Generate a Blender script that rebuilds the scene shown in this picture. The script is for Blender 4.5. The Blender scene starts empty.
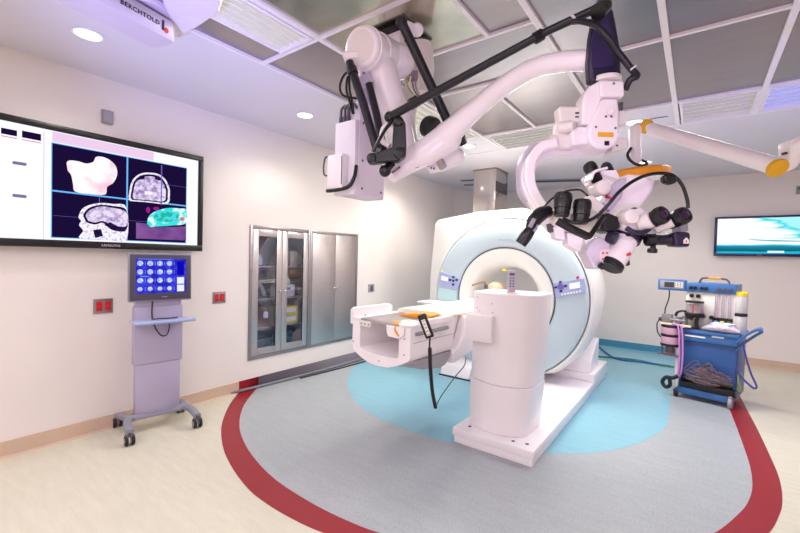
import bpy, bmesh, math, random
from mathutils import Vector as V, Matrix as M, Euler
random.seed(7)
COL = bpy.context.scene.collection
PI = math.pi
# ------------------------------------------------------------------ camera frame
CR = M(((0.802, -0.034, 0.596), (0.596, 0.003, -0.803), (0.025, 0.999, 0.022)))
def _orth():
    def ray(p): return V(((p[0]-400)/400, -(p[1]-266.5)/400, -1)).normalized()
    Y = ray((697, 265)); X = -ray((-139, 244)); X = (X - Y*X.dot(Y)).normalized(); Z = X.cross(Y)
    return M((X, Y, Z))
CR = _orth()
CAM = V((0, 0, 1.5)); H = 2.9; XL = -3.92; YB = 8.0
def ray(px, py): return CR @ V(((px-400)/400, -(py-266.5)/400, -1))
def P(px, py, d): return CAM + ray(px, py)*d              # a point at depth d metres
def FL(px, py, z=0.0): r = ray(px, py); return CAM + r*((z-1.5)/r.z)
def LW(px, py, x=XL): r = ray(px, py); return CAM + r*(x/r.x)
def BW(px, py, y=YB): r = ray(px, py); return CAM + r*(y/r.y)
CX = CR @ V((1, 0, 0)); CY = CR @ V((0, 1, 0)); CZ = CR @ V((0, 0, 1))

# ------------------------------------------------------------------ materials
def lin(c):
    c = c/255.0
    return c/12.92 if c <= .04045 else ((c+.055)/1.055)**2.4
def rgb(c): return (lin(c[0]), lin(c[1]), lin(c[2]), 1)
def mat(name, c, rough=.45, metal=0.0, var=.03, scale=12, spec=.5, stretch=None, coat=0):
    m = bpy.data.materials.new(name); m.use_nodes = True; nt = m.node_tree
    b = nt.nodes['Principled BSDF']
    b.inputs['Roughness'].default_value = rough; b.inputs['Metallic'].default_value = metal
    b.inputs['Specular IOR Level'].default_value = spec
    if coat: b.inputs['Coat Weight'].default_value = coat; b.inputs['Coat Roughness'].default_value = .12
    tc = nt.nodes.new('ShaderNodeTexCoord'); n = nt.nodes.new('ShaderNodeTexNoise')
    n.inputs['Scale'].default_value = scale; n.inputs['Detail'].default_value = 4
    src = tc.outputs['Object']
    if stretch:
        mp = nt.nodes.new('ShaderNodeMapping'); mp.inputs['Scale'].default_value = stretch
        nt.links.new(src, mp.inputs[0]); src = mp.outputs[0]
    nt.links.new(src, n.inputs['Vector'])
    r = nt.nodes.new('ShaderNodeValToRGB'); L = rgb(c)
    r.color_ramp.elements[0].color = tuple(max(0, x*(1-var)) for x in L[:3])+(1,)
    r.color_ramp.elements[1].color = tuple(min(1, x*(1+var)) for x in L[:3])+(1,)
    r.color_ramp.elements[0].position = .3; r.color_ramp.elements[1].position = .7
    nt.links.new(n.outputs['Fac'], r.inputs[0]); nt.links.new(r.outputs[0], b.inputs['Base Color'])
    return m
def emis(name, c, s=1.0, c2=None, scale=20, lo=.4, hi=.6):
    m = bpy.data.materials.new(name); m.use_nodes = True; nt = m.node_tree; nt.nodes.clear()
    o = nt.nodes.new('ShaderNodeOutputMaterial'); e = nt.nodes.new('ShaderNodeEmission')
    e.inputs[0].default_value = rgb(c); e.inputs[1].default_value = s
    nt.links.new(e.outputs[0], o.inputs[0])
    if c2:
        tc = nt.nodes.new('ShaderNodeTexCoord'); n = nt.nodes.new('ShaderNodeTexNoise')
        n.inputs['Scale'].default_value = scale; n.inputs['Detail'].default_value = 3
        nt.links.new(tc.outputs['Object'], n.inputs['Vector'])
        r = nt.nodes.new('ShaderNodeValToRGB')
        r.color_ramp.elements[0].color = rgb(c2); r.color_ramp.elements[1].color = rgb(c)
        r.color_ramp.elements[0].position = lo; r.color_ramp.elements[1].position = hi
        nt.links.new(n.outputs['Fac'], r.inputs[0]); nt.links.new(r.outputs[0], e.inputs[0])
    return m
def glassmat(name, c=(235, 240, 245), rough=.02, alpha=.16):
    m = bpy.data.materials.new(name); m.use_nodes = True; nt = m.node_tree; nt.nodes.clear()
    o = nt.nodes.new('ShaderNodeOutputMaterial'); mx = nt.nodes.new('ShaderNodeMixShader')
    t = nt.nodes.new('ShaderNodeBsdfTransparent'); g = nt.nodes.new('ShaderNodeBsdfGlossy')
    t.inputs[0].default_value = rgb(c); g.inputs['Roughness'].default_value = rough
    mx.inputs[0].default_value = alpha
    nt.links.new(t.outputs[0], mx.inputs[1]); nt.links.new(g.outputs[0], mx.inputs[2]); nt.links.new(mx.outputs[0], o.inputs[0])
    return m
def vinyl(name, c, streak, rough=.38, sc=(2, 14, 2), speck=.12):
    m = mat(name, c, rough, 0, .05, 1.5, .4, sc); nt = m.node_tree
    b = nt.nodes['Principled BSDF']; ramp = b.inputs['Base Color'].links[0].from_node
    tc = nt.nodes.new('ShaderNodeTexCoord'); n = nt.nodes.new('ShaderNodeTexNoise'); n.inputs['Scale'].default_value = 90
    n.inputs['Detail'].default_value = 2
    nt.links.new(tc.outputs['Object'], n.inputs['Vector'])
    mx = nt.nodes.new('ShaderNodeMix'); mx.data_type = 'RGBA'
    rr = nt.nodes.new('ShaderNodeMapRange'); rr.inputs[1].default_value = .5; rr.inputs[2].default_value = .75
    rr.inputs[3].default_value = 0; rr.inputs[4].default_value = speck*4
    nt.links.new(n.outputs['Fac'], rr.inputs[0]); nt.links.new(rr.outputs[0], mx.inputs[0])
    nt.links.new(ramp.outputs[0], mx.inputs[6]); mx.inputs[7].default_value = rgb(streak)
    nt.links.new(mx.outputs[2], b.inputs['Base Color'])
    return m
W_WALL = mat('wall_paint', (232, 222, 220), .3, 0, .012, 3)
W_CEIL = mat('ceiling_paint', (220, 215, 226), .5, 0, .01, 3)
W_RAIL = mat('white_rail', (236, 230, 236), .4, 0, .01)
STEEL_C = mat('ceiling_steel_sheet', (158, 150, 156), .27, .85, .05, 2, .5, (1, 6, 1))
MIRROR_C = mat('polished_ceiling_sheet', (206, 202, 186), .2, .95, .10, 4, .5, (1, 2, 1))
STEEL = mat('brushed_stainless', (198, 186, 186), .33, .88, .03, 3, .5, (1, 1, 14))
STEEL_D = mat('stainless_frame', (160, 150, 154), .34, .85, .05, 3)
STEEL_P = mat('polished_stainless', (205, 198, 192), .17, .95, .05, 2, .5, (8, 8, 1))
FLOOR_C = vinyl('cream_vinyl', (212, 207, 190), (192, 186, 168), .36, (3, 16, 1))
FLOOR_G = vinyl('grey_vinyl', (170, 175, 180), (138, 143, 156), .40, (3, 14, 1), .2)
FLOOR_B = vinyl('blue_vinyl', (136, 186, 204), (114, 166, 194), .38, (3, 14, 1), .15)
FLOOR_R = vinyl('red_vinyl', (146, 20, 36), (124, 14, 32), .40, (3, 14, 1), .1)
BASE_T = vinyl('tan_vinyl', (206, 178, 158), (190, 160, 140), .45, (3, 3, 1), .08)
BASE_BLUE = vinyl('teal_vinyl', (70, 140, 172), (60, 125, 160), .42, (3, 3, 1), .08)
BASE_G = vinyl('baseboard_grey_vinyl', (140, 134, 146), (120, 116, 130), .42, (3, 3, 1), .08)
WHITE = mat('white_enamel', (248, 241, 246), .28, 0, .01, 6, .5, None, .2)
CREAM = mat('offwhite_enamel', (232, 226, 222), .34, 0, .015, 6)
SHELLW = mat('scanner_white', (238, 236, 234), .3, 0, .01, 5, .5, None, .15)
LILAC = mat('lilac_grey_enamel', (196, 188, 208), .38, 0, .02, 6)
PALEBLUE = mat('pale_blue_panel', (198, 213, 224), .3, 0, .012, 4, .5, None, .15)
PALECYAN = mat('pale_cyan_panel', (180, 212, 218), .3, 0, .012, 4)
PANELBLUE = mat('control_panel_blue', (170, 180, 226), .35, 0, .02)
BLACK = mat('black_plastic', (15, 14, 20), .36, 0, .08)
BLACKT = mat('black_tube', (22, 19, 33), .34, 0, .06)
NAVY = mat('dark_violet_plastic', (34, 26, 58), .36, 0, .06)
RUBBER = mat('black_rubber', (26, 25, 30), .6, 0, .08)
GREY = mat('grey_plastic', (150, 148, 156), .45, 0, .03)
DGREY = mat('dark_grey_plastic', (84, 80, 90), .45, 0, .05)
MGREY = mat('cast_grey_metal', (146, 146, 162), .4, .25, .04)
LAV = mat('lavender_sheet_metal', (180, 170, 200), .34, .25, .03, 5)
CHROME = mat('chrome', (215, 212, 215), .14, 1, .02)
ORANGE = mat('orange_plastic', (246, 160, 24), .4, 0, .04)
YELLOW = mat('yellow_card', (240, 214, 30), .5, 0, .03)
YCAP = mat('yellow_cap', (236, 176, 30), .42, 0, .05)
REDM = mat('red_plastic', (206, 30, 36), .4, 0, .05)
GREENM = mat('green_plastic', (30, 130, 80), .4, 0, .05)
BLUEM = mat('blue_enamel', (54, 106, 170), .34, 0, .04, 6, .5, None, .1)
BLUED = mat('blue_enamel_panel', (46, 88, 152), .36, 0, .05)
PINKT = mat('pink_tube', (206, 140, 208), .3, 0, .08)
TANM = mat('tan_foam', (232, 190, 166), .6, 0, .05)
BROWN = mat('brown_card', (150, 118, 92), .6, 0, .06)
TEALM = mat('teal_wrap', (52, 110, 116), .5, 0, .15, 20)
PAPER = mat('white_paper', (240, 238, 236), .6, 0, .01)
CABLUE = mat('blue_cable', (28, 96, 160), .45)
CAGREEN = mat('green_cable', (36, 120, 96), .45)
CAVIOL = mat('violet_hose', (70, 66, 150), .45)
CAYEL = mat('lime_cable', (160, 170, 50), .45)
CAGREY = mat('grey_conduit', (120, 118, 130), .45)
WIRE = mat('mauve_wire', (122, 98, 108), .5, 0, .15)
GLASS = glassmat('cabinet_glass', (236, 236, 246), .03, .10)
CLEAR = glassmat('clear_plastic', (236, 232, 236), .08, .25)
SLOT = mat('slot_dark_grey', (70, 66, 74), .6, 0, .05)  # dark grey of slats and bolt caps, and of the column's painted reflection
INKB = mat('black_ink', (20, 18, 24), .5)
LAMP = emis('lamp_diffuser', (255, 250, 240), 6)
LOUV = mat('louver_white', (232, 230, 226), .3, .2, .02)

# ------------------------------------------------------------------ mesh builder
def frame(axis):
    a = V(axis).normalized(); t = V((0, 0, 1)) if abs(a.z) < .95 else V((1, 0, 0))
    u = t.cross(a).normalized(); return u, a.cross(u), a
def spline(pts, k=8):
    pts = [V(p) for p in pts]
    if len(pts) < 3: return pts
    out = []; q = [2*pts[0]-pts[1]]+pts+[2*pts[-1]-pts[-2]]
    for i in range(1, len(q)-2):
        for j in range(k):
            t = j/k; a, b, c, d = q[i-1], q[i], q[i+1], q[i+2]
            out.append(.5*((2*b)+(c-a)*t+(2*a-5*b+4*c-d)*t*t+(3*b-a-3*c+d)*t**3))
    out.append(pts[-1]); return out
class MB:
    def __init__(s): s.bm = bmesh.new(); s.m = 0
    def _f(s, vs):
        try:
            f = s.bm.faces.new(vs); f.material_index = s.m; f.smooth = True; return f
        except ValueError: return None
    def box(s, c, d, rz=0, rot=None, bev=0.0, seg=2):
        g = bmesh.ops.create_cube(s.bm, size=1); vs = g['verts']
        bmesh.ops.scale(s.bm, vec=V(d), verts=vs)
        fs = list({f for v in vs for f in v.link_faces})
        if bev > 0:
            es = list({e for v in vs for e in v.link_edges})
            r = bmesh.ops.bevel(s.bm, geom=es, offset=min(bev, min(d)*.49), segments=seg, affect='EDGES', profile=.5)
            vs = list({v for f in r['faces'] for v in f.verts}); fs = list({f for v in vs for f in v.link_faces})
        R = rot.to_4x4() if rot is not None else M.Rotation(rz, 4, 'Z')
        bmesh.ops.transform(s.bm, matrix=M.Translation(V(c)) @ R, verts=vs)
        for f in fs: f.material_index = s.m; f.smooth = True
        return s
    def bx(s, x0, x1, y0, y1, z0, z1, bev=0.0): return s.box(((x0+x1)/2, (y0+y1)/2, (z0+z1)/2), (abs(x1-x0), abs(y1-y0), abs(z1-z0)), bev=bev)
    def rings(s, rs, cap0=True, cap1=True, close=True):
        R = [[s.bm.verts.new(p) for p in r] for r in rs]; n = len(R[0])
        for a, b in zip(R, R[1:]):
            for i in range(n if close else n-1):
                s._f((a[i], a[(i+1) % n], b[(i+1) % n], b[i]))
        if cap0: s._f(R[0][::-1])
        if cap1: s._f(R[-1])
        return s
    def cyl(s, p0, p1, r0, r1=None, n=24, bev=0.0):
        p0, p1 = V(p0), V(p1); r1 = r0 if r1 is None else r1; u, w, a = frame(p1-p0); L = (p1-p0).length
        pr = [(r0, 0), (r1, L)]
        if bev: b = min(bev, L*.45); pr = [(r0-b, 0), (r0-b*.3, b*.3), (r0, b), (r1, L-b), (r1-b*.3, L-b*.3), (r1-b, L)]
        return s.rings([[p0+a*h+(u*math.cos(t)+w*math.sin(t))*r for t in [2*PI*i/n for i in range(n)]] for r, h in pr])
    def lathe(s, prof, o, axis=(0, 0, 1), n=32, cap0=True, cap1=True):
        o = V(o); u, w, a = frame(axis)
        return s.rings([[o+a*h+(u*math.cos(t)+w*math.sin(t))*r for t in [2*PI*i/n for i in range(n)]] for r, h in prof], cap0, cap1)
    def ball(s, c, r, n=16, sc=(1, 1, 1)):
        g = bmesh.ops.create_uvsphere(s.bm, u_segments=n, v_segments=n//2+2, radius=r); vs = g['verts']
        bmesh.ops.scale(s.bm, vec=V(sc), verts=vs); bmesh.ops.translate(s.bm, vec=V(c), verts=vs)
        for f in {f for v in vs for f in v.link_faces}: f.material_index = s.m; f.smooth = True
        return s
    def tube(s, pts, r, n=10, k=8):
        pts = spline(pts, k); rr = r if isinstance(r, (list, tuple)) else None; rs = []; u = None
        for i, p in enumerate(pts):
            t = (pts[min(i+1, len(pts)-1)]-pts[max(i-1, 0)]).normalized()
            if u is None: u = frame(t)[0]
            u = (u-t*u.dot(t)).normalized(); w = t.cross(u)
            f = i/max(1, len(pts)-1)*(len(rr)-1) if rr else 0
            q = (rr[int(f)]*(1-f % 1)+rr[min(int(f)+1, len(rr)-1)]*(f % 1)) if rr else r
            rs.append([p+(u*math.cos(2*PI*j/n)+w*math.sin(2*PI*j/n))*q for j in range(n)])
        return s.rings(rs)
    def sweep(s, pts, w, h, side, k=8, ch=.25):      # rounded rectangular bar; width w along «side»
        pts = spline(pts, k); rs = []
        for i, p in enumerate(pts):
            t = (pts[min(i+1, len(pts)-1)]-pts[max(i-1, 0)]).normalized()
            a = (V(side)-t*V(side).dot(t)).normalized(); b = t.cross(a)
            c = min(w, h)*ch; pr = [(w/2-c, h/2), (-w/2+c, h/2), (-w/2, h/2-c), (-w/2, -h/2+c), (-w/2+c, -h/2), (w/2-c, -h/2), (w/2, -h/2+c), (w/2, h/2-c)]
            rs.append([p+a*x+b*y for x, y in pr])
        return s.rings(rs)
    def prism(s, poly, o, u, v, t):                  # polygon in the u,v plane at o, extruded by vector t
        o, u, v, t = V(o), V(u), V(v), V(t); b = [o+u*x+v*y for x, y in poly]
        if (u.cross(v)).dot(t) < 0: b = b[::-1]
        return s.rings([b, [p+t for p in b]])
    def pprism(s, px, d, t):                         # outline at depth d, pushed back t metres along the view
        b = [P(x, y, d) for x, y in px]
        A = sum((b[i].cross(b[(i+1) % len(b)]) for i in range(len(b))), V())
        if A.dot(-CZ) < 0: b = b[::-1]
        return s.rings([b, [p-CZ*t for p in b]])
def rrect(w, h, r, n=5):
    o = []
    for cx, cy, a in ((w/2-r, h/2-r, 0), (-w/2+r, h/2-r, 90), (-w/2+r, -h/2+r, 180), (w/2-r, -h/2+r, 270)):
        for i in range(n+1): t = math.radians(a+90*i/n); o.append((cx+r*math.cos(t), cy+r*math.sin(t)))
    return o
ROOT = {}
def link(name, mb, m, parent=None, world=False, bev=0):
    me = bpy.data.meshes.new(name); bmesh.ops.remove_doubles(mb.bm, verts=mb.bm.verts, dist=1e-6)
    bmesh.ops.recalc_face_normals(mb.bm, faces=mb.bm.faces)
    mb.bm.to_mesh(me); mb.bm.free(); me.set_sharp_from_angle(angle=math.radians(38))
    for x in (m if isinstance(m, (list, tuple)) else [m]): me.materials.append(x)
    o = bpy.data.objects.new(name, me); COL.objects.link(o)
    if parent is not None:
        o.parent = parent; r = parent
        while r.parent: r = r.parent
        if world: me.transform(ROOT[r.name].inverted())
    if bev:
        md = o.modifiers.new('bevel', 'BEVEL'); md.width = bev; md.segments = 2; md.limit_method = 'ANGLE'
    return o
def tag(o, label, cat, group=None, kind=None):
    o['label'] = label; o['category'] = cat
    if group: o['group'] = group
    if kind: o['kind'] = kind
    return o
def thing(name, label, cat, loc=(0, 0, 0), rz=0, group=None):
    o = bpy.data.objects.new(name, None); COL.objects.link(o); o.empty_display_size = .1
    o.location = V(loc); o.rotation_euler = (0, 0, rz); ROOT[o.name] = M.Translation(V(loc)) @ M.Rotation(rz, 4, 'Z')
    return tag(o, label, cat, group)
def struct(name, mb, m):
    o = link(name, mb, m); o['kind'] = 'structure'; return o
def lettering(name, txt, size, o, u, v, m, parent, depth=.0015, bold=0.0):
    c = bpy.data.curves.new('t', 'FONT'); c.body = txt; c.size = size; c.extrude = depth; c.align_x = 'CENTER'; c.align_y = 'CENTER'; c.offset = bold
    c.space_character = 1.15
    t = bpy.data.objects.new('t', c); COL.objects.link(t); dg = bpy.context.evaluated_depsgraph_get(); dg.update()
    me = bpy.data.meshes.new_from_object(t.evaluated_get(dg)); bpy.data.objects.remove(t)
    u, v = V(u).normalized(), V(v).normalized(); w = u.cross(v)
    R = M((u, v, w)).transposed().to_4x4(); me.transform(M.Translation(V(o)) @ R); me.materials.clear(); me.materials.append(m)
    ob = bpy.data.objects.new(name, me); COL.objects.link(ob); ob.parent = parent; r = parent
    while r.parent: r = r.parent
    me.transform(ROOT[r.name].inverted()); return ob
def copy_tree(o, parent=None):
    c = o.copy(); COL.objects.link(c); c.parent = parent
    for ch in list(o.children): copy_tree(ch, c)
    return c

# ================================================================== THE SETTING
XR = 3.6; YF = -2.4
b = MB(); b.bx(XL-.6, XR+.1, YF-.1, YB+.1, -.1, 0); struct('floor', b, FLOOR_C)
def flat(name, pts, z0, z1, m):
    b = MB(); pts = [V((p[0], p[1])) for p in pts]
    A = sum(pts[i].x*pts[(i+1) % len(pts)].y-pts[(i+1) % len(pts)].x*pts[i].y for i in range(len(pts)))
    if A < 0: pts = pts[::-1]
    b.rings([[V((p.x, p.y, z0)) for p in pts], [V((p.x, p.y, z1)) for p in pts]]); return struct(name, b, m)
OUT = [(-3.92, 2.42), (-3.70, 2.20), (-3.46, 2.00), (-3.2, 1.82), (-2.866, 1.651), (-2.55, 1.54), (-2.25, 1.468), (-2.03, 1.449), (-1.8, 1.456), (-1.574, 1.487), (-1.15, 1.60), (-.7, 1.83), (-.3, 2.14), (.05, 2.5), (.25, 2.8), (.375, 3.043), (.45, 3.306), (.487, 3.494), (.511, 3.73), (.52, 3.985), (.512, 4.42), (.495, 4.97), (.468, 5.586), (.44, 6.3), (.41, 7.2), (.39, 8.0)]
INN = [(-3.92, 2.66), (-3.75, 2.46), (-3.49, 2.2), (-3.154, 1.96), (-2.83, 1.805), (-2.526, 1.706), (-2.246, 1.645), (-2.02, 1.625), (-1.75, 1.622), (-1.527, 1.64), (-1.344, 1.672), (-1.0, 1.77), (-.65, 1.96), (-.35, 2.2), (-.05, 2.55), (.129, 2.846), (.24, 3.124), (.3, 3.312), (.341, 3.517), (.362, 3.728), (.37, 4.043), (.358, 4.5), (.345, 4.9), (.326, 5.371), (.30, 6.2), (.27, 7.2), (.25, 8.0)]
so = [(p.x, p.y) for p in spline([(x, y, 0) for x, y in OUT], 5)]; si = [(p.x, p.y) for p in spline([(x, y, 0) for x, y in INN], 5)]
chamf = [(-3.42, 8.0), (-3.92, 7.04)]
flat('trim_1', si+chamf, -.01, .0012, FLOOR_G)
b = MB(); n = len(so); m_ = len(si); N = 160
def samp(l, t): f = t*(len(l)-1); i = min(int(f), len(l)-2); q = f-i; return V((l[i][0]*(1-q)+l[i+1][0]*q, l[i][1]*(1-q)+l[i+1][1]*q, 0))
for i in range(N):
    a0, a1, c0, c1 = samp(so, i/N), samp(so, (i+1)/N), samp(si, i/N), samp(si, (i+1)/N)
    v = [b.bm.verts.new(p+V((0, 0, .0024))) for p in (a0, a1, c1, c0)]; b._f(v)
bmesh.ops.remove_doubles(b.bm, verts=b.bm.verts, dist=1e-5)
g = bmesh.ops.extrude_face_region(b.bm, geom=b.bm.faces[:]); bmesh.ops.translate(b.bm, vec=(0, 0, -.012), verts=[x for x in g['geom'] if isinstance(x, bmesh.types.BMVert)])
struct('trim_2', b, FLOOR_R)
ELL = [(-3.92, 4.6), (-3.82, 4.34), (-3.66, 3.93), (-3.40, 3.56), (-3.08, 3.25), (-2.707, 3.0), (-2.35, 2.876), (-2.064, 2.84), (-1.80, 2.842), (-1.551, 2.875), (-1.15, 3.03), (-.81, 3.25), (-.659, 3.374), (-.514, 3.545), (-.373, 3.796), (-.259, 4.096), (-.19, 4.383), (-.172, 4.685), (-.185, 5.37), (-.2, 6.5), (-.21, 8.0)]
flat('trim_3', [(p.x, p.y) for p in spline([(x, y, 0) for x, y in ELL], 5)]+chamf, -.01, .0022, FLOOR_B)
# walls
b = MB(); cy0, cy1, cz0, cz1 = 2.521, 4.245, .327, 1.816
b.bx(XL-.12, XL, YF-.1, cy0, 0, H); b.bx(XL-.12, XL, cy1, 7.04, 0, H); b.bx(XL-.12, XL, cy0, cy1, 0, cz0); b.bx(XL-.12, XL, cy0, cy1, cz1, H)
struct('wall_left', b, W_WALL)
b = MB(); dv = V((.5, .96, 0)); nn = V((-.96, .5, 0)).normalized()
b.prism([(0, 0), (1, 0), (1, 1), (0, 1)], (XL, 7.04, 0), dv, (0, 0, H), nn*.1); struct('wall_corner', b, W_WALL)
b = MB(); b.bx(-3.45, XR+.1, YB, YB+.1, 0, H); struct('wall_back', b, W_WALL)
b = MB(); b.bx(XR, XR+.1, YF-.1, YB, 0, H); struct('wall_right', b, W_WALL)
b = MB(); b.bx(XL-.1, XR+.1, YF-.1, YF, 0, H); struct('wall_front', b, W_WALL)
# baseboards (coved vinyl, coloured like the floor they continue)
def bb(name, segs, p0, dr, nrm):
    b = MB(); ms = []
    for a, c, m in segs:
        if m not in ms: ms.append(m)
        b.m = ms.index(m); p = V(p0)+V(dr)*a
        b.prism([(0, 0), (.020, 0), (.008, .014), (.006, .118), (0, .121)], p, V(nrm), (0, 0, 1), V(dr)*(c-a))
    return struct(name, b, ms)
bb('baseboard_left', [(0, 2.42-YF, BASE_T), (2.42-YF, 2.66-YF, FLOOR_R), (2.66-YF, 4.6-YF, BASE_G), (4.6-YF, 7.04-YF, BASE_BLUE)], (XL, YF, 0), (0, 1, 0), (1, 0, 0))
bb('baseboard_corner', [(0, dv.length, BASE_BLUE)], (XL, 7.04, 0), dv.normalized(), -nn)
bb('baseboard_back', [(0, 3.21, BASE_BLUE), (3.21, 3.67, BASE_G), (3.67, 3.81, FLOOR_R), (3.81, XR+3.42, BASE_T)], (-3.42, YB, 0), (1, 0, 0), (0, -1, 0))
bb('baseboard_right', [(0, YB-YF, BASE_T)], (XR, YF, 0), (0, 1, 0), (-1, 0, 0))
# ceiling: plaster around a field of steel panels
gx0, gx1, gy0, gy1 = -2.6, 2.18, .55, 4.86
b = MB(); b.bx(XL-.1, gx0, YF-.1, YB+.1, H, H+.1); b.bx(gx1, XR+.1, YF-.1, YB+.1, H, H+.1); b.bx(gx0, gx1, YF-.1, gy0, H, H+.1); b.bx(gx0, gx1, gy1, YB+.1, H, H+.1)
# white plaster infill squares of the far row
b.bx(-2.6, -2.0, 4.19, gy1, H, H+.1); b.bx(-.8, -.2, 4.19, gy1, H, H+.1)
struct('ceiling', b, W_CEIL)
rails_x = [-2.0, -1.4, -.8, -.2, .38, .98, 1.58]; rails_y = [1.16, 1.76, 2.97, 4.19]
b = MB(); b.bx(gx0, gx1, gy0, gy1, H+.03, H+.06)
for q in ((gx0, -2.0, gy0, 1.16), (gx0, -2.37, 1.16, 1.76), (gx0, -2.0, 1.76, 2.97), (-2.0, gx1, gy0, 4.19)): b.bx(*q, H+.006, H+.03)
pan = struct('ceiling', b, STEEL_C)
b = MB(); b.bx(-1.985, -1.115, 1.775, 2.33, H+.003, H+.01); b.bx(-1.985, -.815, .56, 1.745, H+.003, H+.01); struct('ceiling', b, MIRROR_C)
k = 3
def rail(x0, x1, y0, y1):
    global k
    k += 1; b = MB(); b.bx(x0, x1, y0, y1, H-(.012 if x1-x0 < .1 else .010)-.0001*k, H+.035, 0); struct('trim_%d' % k, b, W_RAIL)
hw = .018; hb_ = .012
for x in rails_x:
    if x == -1.4: rail(x-hw*.7, x+hw*.7, 2.97, 4.19)
    else: rail(x-hw, x+hw, gy0, gy1)
rail(-1.095-hw*.7, -1.095+hw*.7, gy0, 2.34)
for y in rails_y: rail(gx0, gx1, y-hb_, y+hb_)
rail(-1.98, -.82, 2.34-hb_, 2.34+hb_)
for q in ((gx0-.008, gx0+.012, gy0, gy1), (gx1-.02, gx1+.015, gy0, gy1), (gx0, gx1, gy0-.015, gy0+.02), (gx0, gx1, gy1-.02, gy1+.015)): rail(*q)

# ================================================================== CEILING LIGHTS
def trough(x0, x1, y0, y1, label, along, m, pw, col):
    cx, cy = (x0+x1)/2, (y0+y1)/2
    t = thing('ceiling_light', label, 'ceiling light', (cx, cy, H), 0, 'louvred ceiling lights')
    b = MB(); w = .02
    b.bx(x0, x0+w, y0, y1, H-.012, H+.028); b.bx(x1-w, x1, y0, y1, H-.012, H+.028); b.bx(x0+w, x1-w, y0, y0+w, H-.012, H+.028); b.bx(x0+w, x1-w, y1-w, y1, H-.012, H+.028)
    link('frame', b, W_RAIL, t, True)
    b = MB(); b.bx(x0+w, x1-w, y0+w, y1-w, H+.016, H+.028); link('diffuser', b, m, t, True)
    b = MB(); n = 6
    for i in range(1, n):
        if along == 'x': y = y0+(y1-y0)*i/n; b.bx(x0+w, x1-w, y-.006, y+.006, H-.006, H+.016)
        else: x = x0+(x1-x0)*i/n; b.bx(x-.006, x+.006, y0+w, y1-w, H-.006, H+.016)
    link('louver', b, LOUV, t, True)
    L = bpy.data.lights.new('trough_lamp', 'AREA'); L.shape = 'RECTANGLE'; L.size = x1-x0-.06; L.size_y = y1-y0-.06; L.energy = pw; L.color = col
    o = bpy.data.objects.new('trough_lamp', L); o.location = (cx, cy, H-.02); COL.objects.link(o)
DIF = emis('trough_diffuser', (250, 244, 226), .72); DIFB = emis('blue_reflection_diffuser', (150, 160, 255), 1.05); DIFL = emis('dim_trough_diffuser', (214, 206, 206), .62)  # the blue one paints in the wall screen's reflection
PK = (1, .94, .97); GR = (1, 1, .88); VI = (.80, .76, 1)
trough(-2.36, -2.03, 1.18, 1.735, 'louvred ceiling light at the left edge of the panel field beside the lettered beam', 'y', DIF, 6, PK)
trough(-2.57, -2.03, 2.995, 4.17, 'louvred ceiling light partly hidden behind the forearm of the jointed stand', 'y', DIF, 20, GR)
trough(-1.97, -.83, 4.22, 4.83, 'long louvred ceiling light above the front of the scanner', 'x', DIFL, 46, GR)
trough(-.17, .36, 4.22, 4.83, 'pale half-lit louvred ceiling light right of the arm with the yellow caps', 'x', DIFL, 16, GR)
trough(.40, 2.1, 4.22, 4.83, 'louvred ceiling light with a painted blue reflection, at the upper right corner', 'x', DIFB, 28, VI)  # blue glow and violet lamp colour stand in for the screen's reflection
trough(-1.6, -.4, -1.4, -.8, 'louvred ceiling light in the near row behind the viewpoint, left', 'x', DIF, 46, PK)
trough(.6, 1.8, -1.4, -.8, 'louvred ceiling light in the near row behind the viewpoint, right', 'x', DIF, 46, PK)
trough(-3.3, -2.75, -1.6, -.4, 'louvred ceiling light by the left wall behind the viewpoint', 'y', DIF, 20, PK)
def downlight(x, y, label, pw):
    t = thing('downlight', label, 'ceiling light', (x, y, H), 0, 'round recessed downlights')
    b = MB(); b.lathe([(.084, 0), (.088, -.006), (.074, -.008), (.070, 0)], (x, y, H), n=32, cap0=False, cap1=False); link('trim_ring', b, W_RAIL, t, True)
    b = MB(); b.lathe([(.072, -.001), (.072, -.004)], (x, y, H), n=32); link('lens', b, LAMP, t, True)
    L = bpy.data.lights.new('downlight_lamp', 'SPOT'); L.energy = pw; L.spot_size = 2.5; L.spot_blend = .6; L.shadow_soft_size = .08; L.color = (1, .97, .86)
    o = bpy.data.objects.new('downlight_lamp', L); o.location = (x, y, H-.03); COL.objects.link(o)
downlight(-3.224, .882, 'round lit downlight above the large wall screen', 24)
downlight(-3.194, 2.648, 'round lit downlight in front of the steel cupboards', 26)
downlight(-2.312, 4.485, 'round lit downlight left of the steel column', 22)
downlight(-.54, 4.572, 'round lit downlight next to the left yellow cap of the lamp arm', 40)
downlight(-.62, 6.44, 'round lit downlight low behind the microscope near the back wall', 74)
downlight(-3.2, 4.9, 'round lit downlight hidden behind the white control box', 60)
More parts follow.
